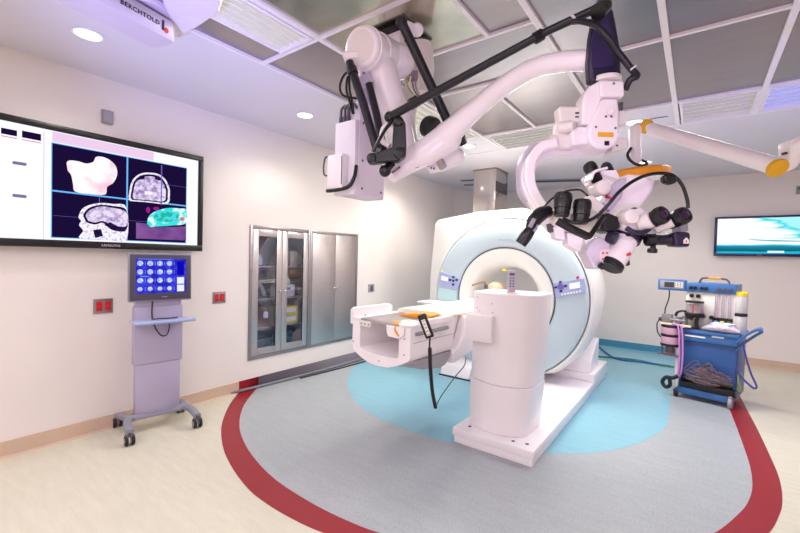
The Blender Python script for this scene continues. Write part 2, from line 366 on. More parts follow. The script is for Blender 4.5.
# small ceiling fittings
for (px, py, w, lab) in ((469, 180, .30, 'thin dark ceiling vent left of the steel column, the longer one'), (470, 184.5, .22, 'thin dark ceiling vent left of the steel column, the shorter one behind')):
    q = FL(px, py, H); t = thing('ceiling_vent', lab, 'vent', q, .3, 'small ceiling vents')
    b = MB(); b.box((0, 0, -.006), (w, .07, .012), bev=.003); link('frame', b, GREY, t)
    b = MB()
    for i in range(4): b.box((0, -.025+i*.017, -.013), (w-.03, .006, .004))
    link('slat', b, DGREY, t)
p0, p1 = FL(515, 181, H), FL(654, 177.5, H); dd = p1-p0; a = math.atan2(dd.y, dd.x); L_ = dd.length
t = thing('linear_diffuser', 'long dark grey slot diffuser across the ceiling near the back wall', 'vent', (p0+p1)/2, a)
b = MB(); b.box((0, 0, -.01), (L_, .16, .02), bev=.003); link('frame', b, GREY, t)
b = MB(); [b.box((0, -.05+.05*i, -.022), (L_-.06, .02, .006)) for i in range(3)]; link('slat', b, SLOT, t)
q = FL(659, 117.5, H); b = MB(); b.tube([q+V((-.07, 0, -.004)), q+V((-.03, -.02, -.008)), q+V((.03, -.02, -.008)), q+V((.07, 0, -.004))], .004, 8)
tag(link('ceiling_hook', b, DGREY), 'small dark curved handle on the white ceiling square by the lamp arm', 'handle')

# ================================================================== LEFT WALL FITTINGS
# large wall screen
ty0, ty1, tz0, tz1, tx = .385, 1.962, 1.512, 2.418, XL
t = thing('wall_screen', 'large black framed wall screen showing brain scans on a white page', 'screen', (XL, (ty0+ty1)/2, tz0))
b = MB(); b.bx(XL+.004, XL+.05, ty0+.12, ty1-.12, tz0+.1, tz1-.1); link('wall_bracket', b, DGREY, t, True)
X1 = XL+.09
fr = .048
b = MB(); b.bx(XL+.05, X1-.012, ty0+.01, ty1-.01, tz0+.01, tz1-.01, .006); link('back_case', b, BLACK, t, True)
b = MB()
b.bx(X1-.02, X1, ty0, ty1, tz1-fr, tz1, .005); b.bx(X1-.02, X1, ty0, ty1, tz0, tz0+fr*1.15, .005); b.bx(X1-.02, X1, ty0, ty0+fr, tz0+fr*1.15, tz1-fr, .003); b.bx(X1-.02, X1, ty1-fr, ty1, tz0+fr*1.15, tz1-fr, .003)
bz = link('bezel', b, BLACK, t, True)
lettering('brand_lettering', 'SAMSUNG', .026, (X1+.0005, LW(111, 246, X1).y, tz0+.026), (0, 1, 0), (0, 0, 1), mat('silver_ink', (200, 198, 205), .4), bz, .0006)
SCW = emis('screen_white', (250, 246, 255), 1.05); SCN = emis('screen_navy', (30, 16, 62), .8); SCL = emis('screen_lilac', (236, 206, 236), 1.0); SCC = emis('screen_cyan_line', (110, 190, 255), 1.0)
xs = X1-.011
b = MB(); b.bx(X1-.014, xs, ty0+fr, ty1-fr, tz0+fr*1.1, tz1-fr); sc = link('display', b, SCW, t, True)
def spoly(name, pts, m, lift, par, conv=True):
    if len(pts) > 6 and len(pts) < 20:
        q = [(x, y, 0) for x, y in pts]; c = spline([q[-1]]+q+[q[0], q[1]], 4); pts = [(p.x, p.y) for p in c[4:-8]]
    b = MB(); ps = [LW(x, y, xs) for x, y in pts]; ps = [V((xs+lift, p.y, p.z)) for p in ps]
    b.rings([[p-V((.0008, 0, 0)) for p in ps], ps]); return link(name, b, m, par, True)
ya, yb, yc = LW(52, 190, xs).y, LW(127, 200, xs).y, LW(186, 200, xs).y
zt, zm, zb = LW(52, 143, xs).z, LW(52, 190.5, xs).z, LW(52, 237, xs).z
b = MB(); b.bx(xs, xs+.0006, ya-.006, yc+.006, zb-.006, zt+.006); link('image_border', b, SCC, sc, True)
gp = .006
def sb(name, y0, y1, z0, z1, m, lift=.0014):
    b = MB(); b.bx(xs+lift-.0008, xs+lift, y0, y1, z0, z1); return link(name, b, m, sc, True)
sb('scan_tile', ya, yb-gp, zm+gp, zt, SCN); sb('scan_tile', yb+gp, yc, zm+gp, zt, SCN); sb('scan_tile', ya, yb-gp, zb, zm-gp, SCN); sb('scan_tile', yb+gp, yc, zb, zm-gp, SCN)
sb('page_divider', ya-.05, ya-.044, zb-.02, tz1-fr-.02, emis('screen_grey_line', (226, 222, 240), .95))
sb('toolbar', ya, yb+.2, zt+.012, tz1-fr-.006, SCL)
for yy, zz in ((LW(19.5, 163.5, xs).y, LW(19.5, 163.5, xs).z), (LW(19.5, 196, xs).y, LW(19.5, 196, xs).z)):
    b = MB(); b.prism(rrect(.075, .022, .0105), (xs+.0002, yy, zz), (0, 1, 0), (0, 0, 1), (.0012, 0, 0)); link('page_button', b, emis('screen_button', (140, 126, 176), .8), sc, True)
for x0, x1, y0, y1 in ((1, 17, 127.5, 136.5), (22, 41, 130.5, 141)):
    a_, c_ = LW(x0, y0, xs), LW(x1, y1, xs); sb('page_thumbnail', a_.y, c_.y, c_.z, a_.z, SCN)
    sb('caption', a_.y, c_.y, c_.z-.018, c_.z-.012, emis('screen_caption', (226, 130, 160), .9))
HEADW = emis('scan_head_white', (255, 246, 246), 1.1, (245, 190, 210), 9, .3, .55)
spoly('head_render', [(66.5, 163), (70, 160.5), (79, 161.5), (86, 163.5), (93, 162), (96, 157), (103, 157), (111, 161), (116, 167), (117, 175), (113, 183), (107, 187), (105, 194.5), (90, 194), (75, 191.5), (73, 184), (71, 175), (67.5, 170)], HEADW, .0024, sc)
BR = emis('scan_tissue', (236, 222, 248), 1.0, (150, 126, 186), 30, .36, .6)
BRB = emis('scan_bone', (250, 246, 255), 1.0, (190, 170, 220), 50, .36, .5)
def ell(cx, cy, rx, ry, a0=0, a1=360, n=28): return [(cx+rx*math.cos(math.radians(a0+(a1-a0)*i/n)), cy-ry*math.sin(math.radians(a0+(a1-a0)*i/n))) for i in range(n+(0 if a1-a0 == 360 else 1))]
DK = emis('scan_dark', (46, 30, 84), .8, (24, 12, 56), 30)
axo = [(130, 201), (129.6, 190), (132, 181), (137, 175.5), (143, 173), (150, 172.6), (158, 174), (165, 179), (169, 187), (169.8, 195), (167, 203.8), (148, 202.4)]
def shr(p, f, c): return [(c[0]+(x-c[0])*f, c[1]+(y-c[1])*f) for x, y in p]
spoly('axial_scan', axo, BRB, .0018, sc); spoly('axial_scan', shr(axo, .90, (149.5, 190)), DK, .0021, sc); spoly('axial_scan', shr(axo, .80, (149.5, 191)), BR, .0024, sc)
spoly('axial_scan', [(139, 176.5), (145, 175.5), (144, 179), (138, 180)], DK, .0027, sc); spoly('axial_scan', [(154, 176), (161, 178.5), (162, 181), (155, 179.5)], DK, .0027, sc)
spoly('axial_scan', ell(148.5, 193, 4, 2.6), BRB, .0027, sc)
sgo = [(80, 238.5), (83, 231), (79, 225), (81, 221), (78.5, 217), (82, 209), (90, 204.8), (101, 203), (113, 204), (126.5, 207.5), (126.5, 240), (110, 240)]
spoly('sagittal_scan', sgo, BRB, .0018, sc)
spoly('sagittal_scan', [(83, 216), (88, 208.5), (99, 205), (113, 206), (126.3, 210), (126.3, 230), (112, 230), (103, 223), (95, 224.5), (86, 222)], DK, .0021, sc)
spoly('sagittal_scan', [(85.5, 216), (90, 210), (100, 206.6), (112, 207.8), (126.2, 212), (126.2, 226), (112, 225), (103, 221), (95, 222.5), (88, 220.5)], BR, .0024, sc)
spoly('sagittal_scan', [(104, 225), (110, 222), (117, 226), (112, 229)], DK, .0027, sc); spoly('sagittal_scan', [(93, 230), (101, 229), (103, 236), (95, 238)], DK, .0021, sc)
for pts, m in (([(147, 224), (149, 216), (156, 211), (168, 208), (180, 208.5), (186, 210), (186, 223), (172, 225.5), (158, 226.5), (150, 227)], emis('map_cyan', (60, 226, 226), 1, (236, 250, 255), 16, .38, .5)), (ell(166, 217, 13, 5), emis('map_green', (40, 180, 150), 1, (70, 220, 235), 26, .45, .55)), (ell(174, 218, 4, 3), emis('map_red', (206, 40, 90), .9)), (ell(182, 219, 2.6, 2), emis('map_red2', (206, 40, 90), .9)), (ell(148, 210, 2, 3), emis('map_magenta', (190, 30, 160), .8)), (ell(156, 208.5, 3, 1.6), emis('map_magenta2', (190, 30, 160), .8))):
    spoly('colour_map', pts, m, .0020+.0004*len(bpy.data.objects) % .0006+.0006, sc)
spoly('mauve_tile', [(136, 222.5), (146, 223.5), (150, 227.5), (186, 226.5), (186, 240.5), (136, 238.5)], emis('map_mauve', (150, 96, 170), .8, (120, 72, 150), 6), .0018, sc)
for a_, c_ in (((53, 215.5), (78, 217.5)), ((99, 196), (99.4, 203)), ((161, 165), (161.4, 205)), ((162, 184), (186, 187)), ((129, 220), (147, 222))):
    p, q = LW(*a_, xs), LW(*c_, xs); sb('cross_line', min(p.y, q.y), max(p.y, q.y)+.002, min(p.z, q.z), min(p.z, q.z)+max(.002, 0 if abs(p.y-q.y) > .02 else abs(p.z-q.z)), emis('cross_line', (120, 110, 200), .8), .0028)
# small wall sensor
q = LW(107, 117.5); b = MB(); b.bx(XL, XL+.02, q.y-.04, q.y+.04, q.z-.055, q.z+.055, .004); t = thing('wall_sensor', 'small grey square wall sensor above the large screen', 'sensor', (XL, q.y, q.z)); bp = link('housing', b, GREY, t, True)
b = MB(); b.bx(XL+.02, XL+.026, q.y-.03, q.y+.03, q.z-.045, q.z+.045, .003); link('cover', b, mat('sensor_cover', (160, 158, 170), .4), t, True)
# outlets
def outlet(px, py, label, red=True):
    q = LW(px, py); t = thing('power_outlet', label, 'outlet', (XL, q.y, q.z), 0, 'wall outlets')
    b = MB(); b.bx(XL, XL+.008, q.y-.068, q.y+.068, q.z-.06, q.z+.06, .003); link('faceplate', b, STEEL_D if red else GREY, t, True)
    for s in ((-1, 1) if red else (0,)):
        y = q.y+s*.03; b = MB(); b.bx(XL+.006, XL+.016, y-.021, y+.021, q.z-.04, q.z+.04, .004); o = link('socket', b, REDM if red else DGREY, t, True)
        b = MB()
        for z in (-.02, .02):
            b.bx(XL+.0155, XL+.017, y-.010, y-.006, q.z+z-.006, q.z+z+.008); b.bx(XL+.0155, XL+.017, y+.006, y+.010, q.z+z-.006, q.z+z+.008)
        link('slot', b, INKB, o, True)
outlet(103, 306, 'red double power outlet left of the wheeled monitor stand')
outlet(219, 297.5, 'red double power outlet right of the wheeled monitor stand')
outlet(371, 288, 'small grey outlet plate right of the steel cupboards', False)

# ================================================================== STEEL CUPBOARDS
ym = 3.375; XD = XL-.40
def carcass(y0, y1, t):
    b = MB(); z0, z1 = cz0+.004, cz1-.004
    b.bx(XD, XD+.012, y0, y1, z0, z1); b.bx(XD, XL-.01, y0, y0+.02, z0, z1); b.bx(XD, XL-.01, y1-.02, y1, z0, z1); b.bx(XD, XL-.01, y0, y1, z0, z0+.02); b.bx(XD, XL-.01, y0, y1, z1-.02, z1)
    link('carcass', b, STEEL_D, t, True)
    b = MB(); f = .032
    b.bx(XL-.012, XL+.014, y0-.002, y0+f, z0-.004, z1+.004, .002); b.bx(XL-.012, XL+.014, y1-f, y1+.002, z0-.004, z1+.004, .002); b.bx(XL-.012, XL+.014, y0+f, y1-f, z0-.004, z0+f, .002); b.bx(XL-.012, XL+.014, y0+f, y1-f, z1-f, z1+.004, .002)
    link('face_frame', b, STEEL_D, t, True)
def pull(y, z, par):
    b = MB(); b.cyl((XL+.01, y, z), (XL+.035, y, z), .008, n=12); b.box((XL+.04, y, z), (.012, .036, .022), bev=.005); link('handle', b, CHROME, par, True)
t = thing('glass_cupboard', 'steel wall cupboard with two glass doors and stocked shelves', 'cabinet', (XL, (cy0+ym)/2, cz0))
carcass(cy0+.002, ym-.001, t)
for s, (y0, y1) in enumerate(((cy0+.036, (cy0+ym)/2-.002), ((cy0+ym)/2+.002, ym-.036))):
    b = MB(); z0, z1 = cz0+.04, cz1-.04; w = .075
    b.bx(XL-.01, XL+.010, y0, y0+w, z0, z1, .002); b.bx(XL-.01, XL+.010, y1-w, y1, z0, z1, .002); b.bx(XL-.01, XL+.010, y0+w, y1-w, z0, z0+w, .002); b.bx(XL-.01, XL+.010, y0+w, y1-w, z1-w, z1, .002)
    d = link('door', b, STEEL, t, True)
    b = MB(); b.bx(XL-.003, XL+.001, y0+w-.004, y1-w+.004, z0+w-.004, z1-w+.004); link('glass_pane', b, GLASS, d, True)
    pull((cy0+ym)/2+(-.035 if s == 0 else .035), 1.07, d)
SH = [1.36, .985, .66]
for z in SH:
    b = MB(); b.bx(XD+.012, XL-.05, cy0+.024, ym-.024, z-.016, z, .002); link('shelf', b, STEEL, t, True)
t = thing('solid_cupboard', 'steel wall cupboard with two plain closed doors', 'cabinet', (XL, (cy1+ym)/2, cz0))
carcass(ym+.001, cy1-.002, t)
for s, (y0, y1) in enumerate(((ym+.034, (cy1+ym)/2-.0015), ((cy1+ym)/2+.0015, cy1-.034))):
    b = MB(); b.bx(XL-.01, XL+.010, y0, y1, cz0+.036, cz1-.036, .003); d = link('door', b, STEEL, t, True)
    pull((cy1+ym)/2+(-.035 if s == 0 else .035), 1.07, d)
# cupboard contents
xm = XL-.2
def cont(name, lab, cat, fn, m, y, z, parts=()):
    t = thing(name, lab, cat, (xm, y, z)); b = MB(); fn(b); link('body', b, m, t)
    for nm, f2, m2 in parts: b = MB(); f2(b); link(nm, b, m2, t)
G1 = 1.3601
cont('rounded_helmet', 'rounded white cover on the top shelf behind the left glass door', 'cover', lambda b: b.ball((0, 0, .07), .09, 20, (1, 1, 1.0)) and b.lathe([(.09, 0), (.09, .06)], (0, 0, 0)), CREAM, 2.72, SH[0], [('rim', lambda b: b.lathe([(.095, 0), (.095, .015)], (0, 0, 0)), DGREY)])
cont('beige_carton', 'upright beige carton on the top shelf behind the right glass door', 'box', lambda b: b.box((0, 0, .09), (.16, .11, .18), bev=.004), mat('beige_card', (206, 196, 178), .6), 3.22, SH[0], [('flap', lambda b: b.box((.02, 0, .182), (.08, .10, .003)), PAPER)])
cont('white_hand_instrument', 'curved white hand instrument on the middle shelf behind the left glass door', 'instrument', lambda b: b.tube([(0, -.10, .03), (0, -.05, .13), (0, .02, .15), (0, .08, .06), (0, .09, .02)], [.024, .03, .034, .028, .02], 14), CREAM, 2.76, SH[1], [('base', lambda b: b.box((0, 0, .012), (.14, .22, .024), bev=.006), DGREY), ('grip', lambda b: b.cyl((.02, -.02, .03), (.02, .01, .10), .016), BLACK)])
cont('white_bench_device', 'white boxy device on the middle shelf behind the right glass door', 'device', lambda b: b.box((0, 0, .075), (.2, .22, .15), bev=.012) and b.box((-.02, 0, .18), (.12, .16, .06), bev=.01), CREAM, 3.12, SH[1], [('hood', lambda b: b.prism([(-.09, .21), (.05, .21), (.02, .26), (-.05, .28)], (-.06, 0, 0), (0, 1, 0), (0, 0, 1), (.12, 0, 0)), WHITE), ('display', lambda b: b.box((.101, 0, .1), (.004, .08, .03)), DGREY)])
cont('brown_carton', 'brown carton on the lower shelf behind the left glass door', 'box', lambda b: b.box((0, 0, .11), (.2, .24, .22), bev=.003), BROWN, 2.78, SH[2]+.0, [('tape', lambda b: b.box((0, 0, .221), (.2, .04, .002)), TANM)])
for i, lab in enumerate(('yellow carton with a white band, lower of the two stacked in the glass cupboard', 'yellow carton with a white band, upper of the two stacked in the glass cupboard')):
    cont('yellow_carton', lab, 'box', lambda b: b.box((.04, 0, .052), (.2, .24, .1), bev=.003), YELLOW, 3.13, SH[2]+.104*i, [('label', lambda b: b.box((.1415, .01, .055), (.002, .15, .045)), PAPER)])
cont('teal_wrapped_bundle', 'dark teal wrapped bundle on the cupboard floor behind the right glass door', 'bundle', lambda b: b.ball((0, 0, .10), .1, 20, (1, 1.4, 1.0)) and b.ball((.03, .07, .17), .06, 16, (1, 1, .7)), TEALM, 3.12, cz0+.024, [('tie', lambda b: b.lathe([(.102, .09), (.102, .11)], (0, 0, 0)), BLACK)])
cont('steel_tray_box', 'dark steel tray box on the cupboard floor behind the left glass door', 'box', lambda b: b.box((0, 0, .075), (.2, .26, .15), bev=.006), STEEL_D, 2.78, cz0+.024, [('lid', lambda b: b.box((0, 0, .156), (.21, .27, .012), bev=.003), STEEL)])
q = LW(266.5, 315); t = thing('hanging_tag', 'white paper tag hanging inside the left glass door', 'tag', (XL-.012, q.y, q.z))
b = MB(); b.prism(rrect(.06, .075, .015), (XL-.014, q.y, q.z), (0, 1, 0), (0, 0, 1), (-.002, 0, 0)); link('card', b, PAPER, t, True)
b = MB(); b.cyl((XL-.015, q.y, q.z+.03), (XL-.015, q.y, q.z+.09), .002, n=6); link('string', b, PAPER, t, True)

# ================================================================== MONITOR STAND
ang = math.radians(81.5)
t = thing('monitor_stand', 'lavender wheeled stand carrying a small touch monitor, by the left wall', 'stand', (-3.655, 1.505, 0), ang)
# local: x = width, -y = front
b = MB(); b.box((0, .02, .345), (.335, .075, .43), bev=.006); link('lower_column', b, LAV, t)
b = MB(); b.box((0, .02, .80), (.362, .085, .48), bev=.006); link('upper_column', b, LAV, t)
b = MB(); b.box((0, .02, 1.06), (.34, .07, .06), bev=.004); link('neck', b, LAV, t)
b = MB(); b.box((.0, -.09, .925), (.43, .16, .018), bev=.006); sh = link('keyboard_shelf', b, mat('lilac_shelf', (184, 186, 220), .3, .2), t)
b = MB(); b.cyl((-.215, -.175, .925), (.235, -.175, .925), .015, n=14); link('front_rail', b, mat('blue_grey_rail', (170, 186, 230), .3, .3), sh)
b = MB(); b.tube([(-.06, -.08, .94), (.0, -.11, .945), (.07, -.09, .94), (.12, -.1, .945)], .005, 8); link('mouse_cable', b, BLACK, sh)
for s in (-1, 1):
    f_, r_ = (s*.245, -.235, .075), (s*.245, .215, .075)
    b = MB(); b.sweep([(s*.14, .0, .125), (s*.20, -.02, .13), (s*.235, -.09, .125), (s*.245, -.235, .10)], .055, .05, (1, 0, 0)); b.sweep([(s*.16, .02, .125), (s*.225, .06, .125), (s*.245, .215, .10)], .05, .045, (1, 0, 0)); link('leg', b, MGREY, t)
    for c in (f_, r_):
        b = MB(); b.cyl((c[0], c[1], .1), (c[0], c[1], .082), .012, n=12); b.box((c[0], c[1]+.01, .076), (.06, .05, .02), bev=.008); ca = link('caster', b, DGREY, t)
        for u in (-.022, .022):
            b = MB(); b.cyl((c[0]+u-.011, c[1]+.008, .0405), (c[0]+u+.011, c[1]+.008, .0405), .04, n=24, bev=.006); w = link('wheel', b, RUBBER, ca)
            b = MB(); b.cyl((c[0]+u-.0125, c[1]+.008, .0405), (c[0]+u+.0125, c[1]+.008, .0405), .022, n=18); link('hub', b, mat('wheel_hub', (150, 140, 156), .4) if 'wheel_hub' not in bpy.data.materials else bpy.data.materials['wheel_hub'], w)
b = MB(); b.box((0, .0, .125), (.36, .09, .03), bev=.008); link('base_bar', b, MGREY, t)
b = MB(); b.tube([(-.05, -.03, 1.12), (-.06, -.04, 1.0), (-.05, -.05, .9), (.0, -.06, .80), (.05, -.06, .80), (.07, -.05, .88), (.06, -.05, .92)], .005, 8); link('cable', b, BLACK, t)
mt = M.Rotation(math.radians(-2), 3, 'X')
def mrot(p): return mt @ V(p) + V((.005, -.045, 1.285)) 
b = MB(); b.box(mrot((0, .014, 0)), (.47, .03, .40), rot=mt, bev=.006); mo = link('monitor', b, MGREY, t)
b = MB(); b.box(mrot((0, -.006, 0)), (.45, .014, .375), rot=mt, bev=.003); be = link('bezel', b, mat('grey_bezel', (74, 66, 86), .4), mo)
b = MB(); b.box(mrot((-.0, -.0145, .012)), (.37, .003, .285), rot=mt)
b.m = 1
for i in range(4):
    for j in range(4):
        c = mrot((-.156+i*.071, -.0172, .115-j*.07)); y2 = mt @ V((0, 1, 0)); b.cyl(c, c+y2*.002, .0215 if j < 3 else .018, n=20)
b.m = 2
for j in range(2): b.box(mrot((.143, -.0172, -.03-j*.065)), (.054, .002, .056), rot=mt)
b.m = 3; b.box(mrot((.143, -.0172, .075)), (.054, .002, .12), rot=mt)
b.m = 4
for i in range(4):
    for j in range(4): b.box(mrot((-.1205+i*.071, -.0172, .115-j*.07)), (.004, .0015, .03), rot=mt)
b.box(mrot((-.05, -.0172, .150)), (.24, .0015, .005), rot=mt); b.box(mrot((-.125, -.0172, .008)), (.06, .0018, .008), rot=mt)
link('display', b, [emis('blue_screen', (40, 42, 200), .9, (70, 70, 235), 22, .4, .6), emis('scan_dot', (214, 224, 255), 1.0, (150, 165, 255), 70), emis('screen_pane', (236, 240, 255), 1), emis('deep_blue', (16, 8, 190), .9), emis('screen_lightblue', (110, 150, 240), 1)], mo)
b = MB(); b.box(mrot((.02, -.0145, -.165)), (.04, .002, .006), rot=mt); link('brand_mark', b, GREY, mo)

# ================================================================== MRI SCANNER
GC = V((-1.855, 0, 1.05)); AX = (0, 1, 0)
t = thing('mri_scanner', 'huge white ring shaped scanner with a pale blue face ring', 'scanner', (GC.x, 4.6, 0))
pol = [(-3.05, .14), (-3.05, 1.25), (-2.985, 2.04), (-2.35, 2.13), (-1.75, 2.15), (-1.45, 2.07)]
R0 = 1.02
def outer(th):
    c, s_ = math.cos(th), math.sin(th); best = R0
    pts = [(x-GC.x, z-GC.z) for x, z in pol]
    for (x0, z0), (x1, z1) in zip(pts, pts[1:]):
        dx, dz = x1-x0, z1-z0; det = c*(-dz)-s_*(-dx)
        if abs(det) < 1e-9: continue
        r = (x0*(-dz)-z0*(-dx))/det; u = (c*z0-s_*x0)/det
        if r > 0 and -1e-6 <= u <= 1+1e-6: best = max(best, r) if (th > math.radians(70) or th < -PI/2) else best
    zmin = .225
    if s_ < 0 and GC.z+best*s_ < zmin: best = (GC.z-zmin)/(-s_)
    return best
N = 144; ths = [-PI+2*PI*i/N for i in range(N)]
def gring(y, f, add=0): return [V((GC.x+(f(th)+add)*math.cos(th), y, GC.z+(f(th)+add)*math.sin(th))) for th in ths]
b = MB(); inn = lambda th: .375
b.rings([gring(4.86, inn), gring(4.80, outer, -.06), gring(4.815, outer, -.02), gring(4.86, outer), gring(5.3, outer, -.045), gring(5.95, outer, -.13), gring(6.05, outer, -.2), gring(6.08, lambda th: .625), gring(5.2, inn), gring(4.86, inn)], False, False)
link('magnet_housing', b, SHELLW, t, True)
def clipz(rs, zmin=.225): return [[V((p.x, p.y, max(p.z, zmin))) for p in r] for r in rs]
def lath(prof, zmin=.225, n=128):
    return clipz([[V((GC.x+r*math.cos(th), y, GC.z+r*math.sin(th))) for th in [2*PI*i/n for i in range(n)]] for r, y in prof], zmin)
b = MB(); b.rings(lath([(.605, 4.70), (.605, 4.602), (.63, 4.588), (.78, 4.580), (.90, 4.592), (.93, 4.605), (.945, 4.63), (.945, 4.72)]), False, False); link('face_ring', b, PALEBLUE, t, True)
b = MB(); b.rings(lath([(.950, 4.66), (.962, 4.632), (.985, 4.64), (1.01, 4.68), (1.022, 4.76), (1.024, 4.9)]), False, False); link('outer_rim', b, SHELLW, t, True)
b = MB(); b.rings(lath([(.595, 4.70), (.595, 4.600), (.585, 4.592), (.50, 4.598), (.44, 4.63), (.395, 4.70), (.365, 4.82), (.355, 5.0), (.355, 5.35), (.385, 5.55), (.46, 5.78), (.62, 6.08)], 0), False, False); link('bore_liner', b, SHELLW, t, True)
b = MB(); b.rings(lath([(.606, 4.596), (.602, 4.588), (.596, 4.59), (.594, 4.60)], 0), False, False); link('ring_gap', b, DGREY, t, True)
def fp(px, py, y=4.575): r = ray(px, py); return CAM+r*(y/r.y)
def facepoly(name, pts, y0, th, m, par):
    b = MB(); ps = [fp(x, y, y0) for x, y in pts]; b.rings([ps, [p+V((0, th, 0)) for p in ps]]); return link(name, b, m, par, True)
cp = facepoly('control_panel', [(440, 271.5), (460.5, 279), (457, 289), (438.6, 285)], 4.565, .03, PANELBLUE, t)
facepoly('panel_screen', [(441.5, 275.5), (448, 277.5), (447.5, 281.5), (441, 280)], 4.561, .005, SCW, cp)
for x, y in ((453.2, 277), (456.5, 280), (453, 284.5), (450, 280), (453.2, 280.7)): facepoly('panel_button', [(x-1.1, y-1.1), (x+1.1, y-.9), (x+1.1, y+1.1), (x-1.1, y+.9)], 4.560, .006, NAVY, cp)
facepoly('lower_panel', [(438.4, 287), (457, 291), (456.5, 303), (438.4, 302)], 4.574, .02, PALECYAN, t)
cp = facepoly('control_panel', [(553.5, 283.5), (584, 278.5), (585.5, 292), (555.5, 298)], 4.565, .03, PANELBLUE, t)
facepoly('panel_screen', [(569.2, 283.6), (579.6, 281.8), (580.2, 287.6), (569.6, 289.4)], 4.561, .005, SCW, cp)
for x, y in ((560.2, 282.2), (565.5, 286), (560.8, 291.2), (555.6, 287.4)): facepoly('panel_button', [(x-1.3, y-.9), (x+1.3, y-1.2), (x+1.3, y+.9), (x-1.3, y+1.2)], 4.560, .006, NAVY, cp)
b = MB(); c = fp(560.5, 286.8, 4.561); b.cyl(c, c+V((0, .008, 0)), .034, n=24); link('dial', b, mat('violet_dial', (120, 96, 190), .4), cp, True)
for i in range(7): x, y = 562+i*3, 294.6-i*.55; facepoly('panel_button', [(x-1, y-.8), (x+1, y-1), (x+1, y+.8), (x-1, y+1)], 4.560, .006, WHITE, cp)
b = MB(); c = fp(577.6, 277.6, 4.576); b.cyl(c, c+V((0, .02, 0)), .014, n=16); link('stop_button', b, REDM, t, True)
b = MB(); c = fp(441, 271, 4.580); b.cyl(c, c+V((0, .02, 0)), .012, n=16); link('stop_button', b, YELLOW, t, True)
# feet
b = MB(); b.prism([(5.012, .2125), (5.5, .2125), (5.5, .56), (5.32, .52), (5.06, .34)], (-1.3, 0, 0), (0, 1, 0), (0, 0, 1), (.35, 0, 0)); link('foot', b, WHITE, t, True, .012)
b = MB(); b.prism([(4.45, .012), (5.1, .012), (5.1, .42), (4.8, .34), (4.5, .14)], (-2.62, 0, 0), (0, 1, 0), (0, 0, 1), (.42, 0, 0)); link('foot', b, WHITE, t, True, .012)
b = MB(); b.bx(-2.63, -2.19, 4.44, 5.1, 0, .012); link('foot_pad', b, BLACK, t, True)
b = MB(); b.bx(-2.7, -1.565, 4.9, 6.0, 0.0, .3, .01); link('base_block', b, WHITE, t, True)
p = fp(505, 239.5, 4.578)
b = MB(); b.bx(p.x-.085, p.x+.085, p.y-.002, p.y+.004, p.z-.004, p.z+.004); link('name_strip', b, mat('grey_ink', (170, 184, 200), .5), t, True)
# left service shelf beside the ring
b = MB(); b.bx(-2.88, -2.30, 4.27, 4.56, .915, .945, .006); b.bx(-2.84, -2.5, 4.34, 4.57, .84, .916, .006); link('service_shelf', b, WHITE, t, True)
# things in the bore
c = V((-1.86, 5.0, 1.04)); t2 = thing('head_phantom', 'tan rounded phantom lying inside the scanner bore', 'phantom', c-V((0, 0, .08)))
pc = P(496, 288.0, 4.95)
b = MB(); b.ball(pc, .105, 20, (1, 1.1, .75)); link('body', b, TANM, t2, True)
b = MB(); b.cyl(pc-V((0, 0, .085)), pc-V((0, 0, .0)), .09, n=20); link('cradle', b, BROWN, t2, True)
q = P(481, 286, 4.45); t2 = thing('coil_cable', 'small brown cable plug lying at the bore entrance', 'cable', q)
b = MB(); b.tube([q+V((-.11, 0, .0)), q+V((-.03, .02, .03)), q+V((.03, 0, .05)), q+V((.05, .03, .0))], .011, 10); link('cord', b, BROWN, t2, True)
b = MB(); b.box(q+V((.06, 0, -.005)), (.035, .04, .05), bev=.008); link('plug', b, DGREY, t2, True)
q = P(504, 270, 4.62); b = MB(); b.box(q, (.055, .012, .024), bev=.003); y_ = link('warning_sticker', b, YELLOW, t, True)

L = bpy.data.lights.new('bore_fill', 'AREA'); L.shape = 'RECTANGLE'; L.size = .3; L.size_y = 1.0; L.energy = .8; L.color = (1, 1, .94)  # added fill light that brightens the bore, no fitting modelled
o = bpy.data.objects.new('bore_fill', L); o.location = (GC.x, 5.45, 1.375); COL.objects.link(o)
# platform
t = thing('scanner_platform', 'low white two-step platform under the scanner and the pedestal', 'platform', (-1.23, 4.3, 0))
b = MB(); b.bx(-1.553, -.912, 2.897, 5.81, 0, .062, .003); link('plinth', b, WHITE, t, True)
b = MB(); b.bx(-1.565, -.90, 2.885, 5.82, .062, .122, .006); link('lower_step', b, WHITE, t, True)
b = MB(); b.bx(-1.56, -.90, 5.0, 5.82, .122, .212, .006); link('upper_step', b, WHITE, t, True)
for x, y in ((-1.46, 2.99), (-1.08, 2.96), (-.98, 2.98)):
    b = MB(); b.cyl((x, y, .118), (x, y, .1235), .014, n=14); link('bolt_cap', b, SLOT, t, True)

# pedestal
t = thing('column_pedestal', 'rounded white column pedestal with a side box, on the platform end', 'pedestal', (-1.21, 3.2, .122))
x0, x1, yf, yr = -1.505, -.955, 3.02, 3.46
def ped(gr):
    pts = [(x0-gr+.02, yr), (x0-gr, yr-.02), (x0-gr, yf+.06-gr), (x0-gr+.02, yf+.035-gr)]
    for i in range(1, 14):
        a = i/14; pts.append((x0+.04+(x1-x0-.08)*a, yf+.03-gr-.065*math.sin(PI*min(1, a*1.0))))
    pts += [(x1+gr-.03, yf+.055-gr), (x1+gr-.008, yf+.09), (x1+gr, yf+.14), (x1+gr, yr-.04), (x1+gr-.03, yr)]
    return pts
def taper(b):
    for v in b.bm.verts: k_ = .13*max(0, (1.237-v.co.z)/1.115)**1.2; v.co.x -= k_*(v.co.x-x0)
b = MB(); b.prism(ped(.006), (0, 0, .1225), (1, 0, 0), (0, 1, 0), (0, 0, .3825)); taper(b); link('lower_shell', b, WHITE, t, True, .006)
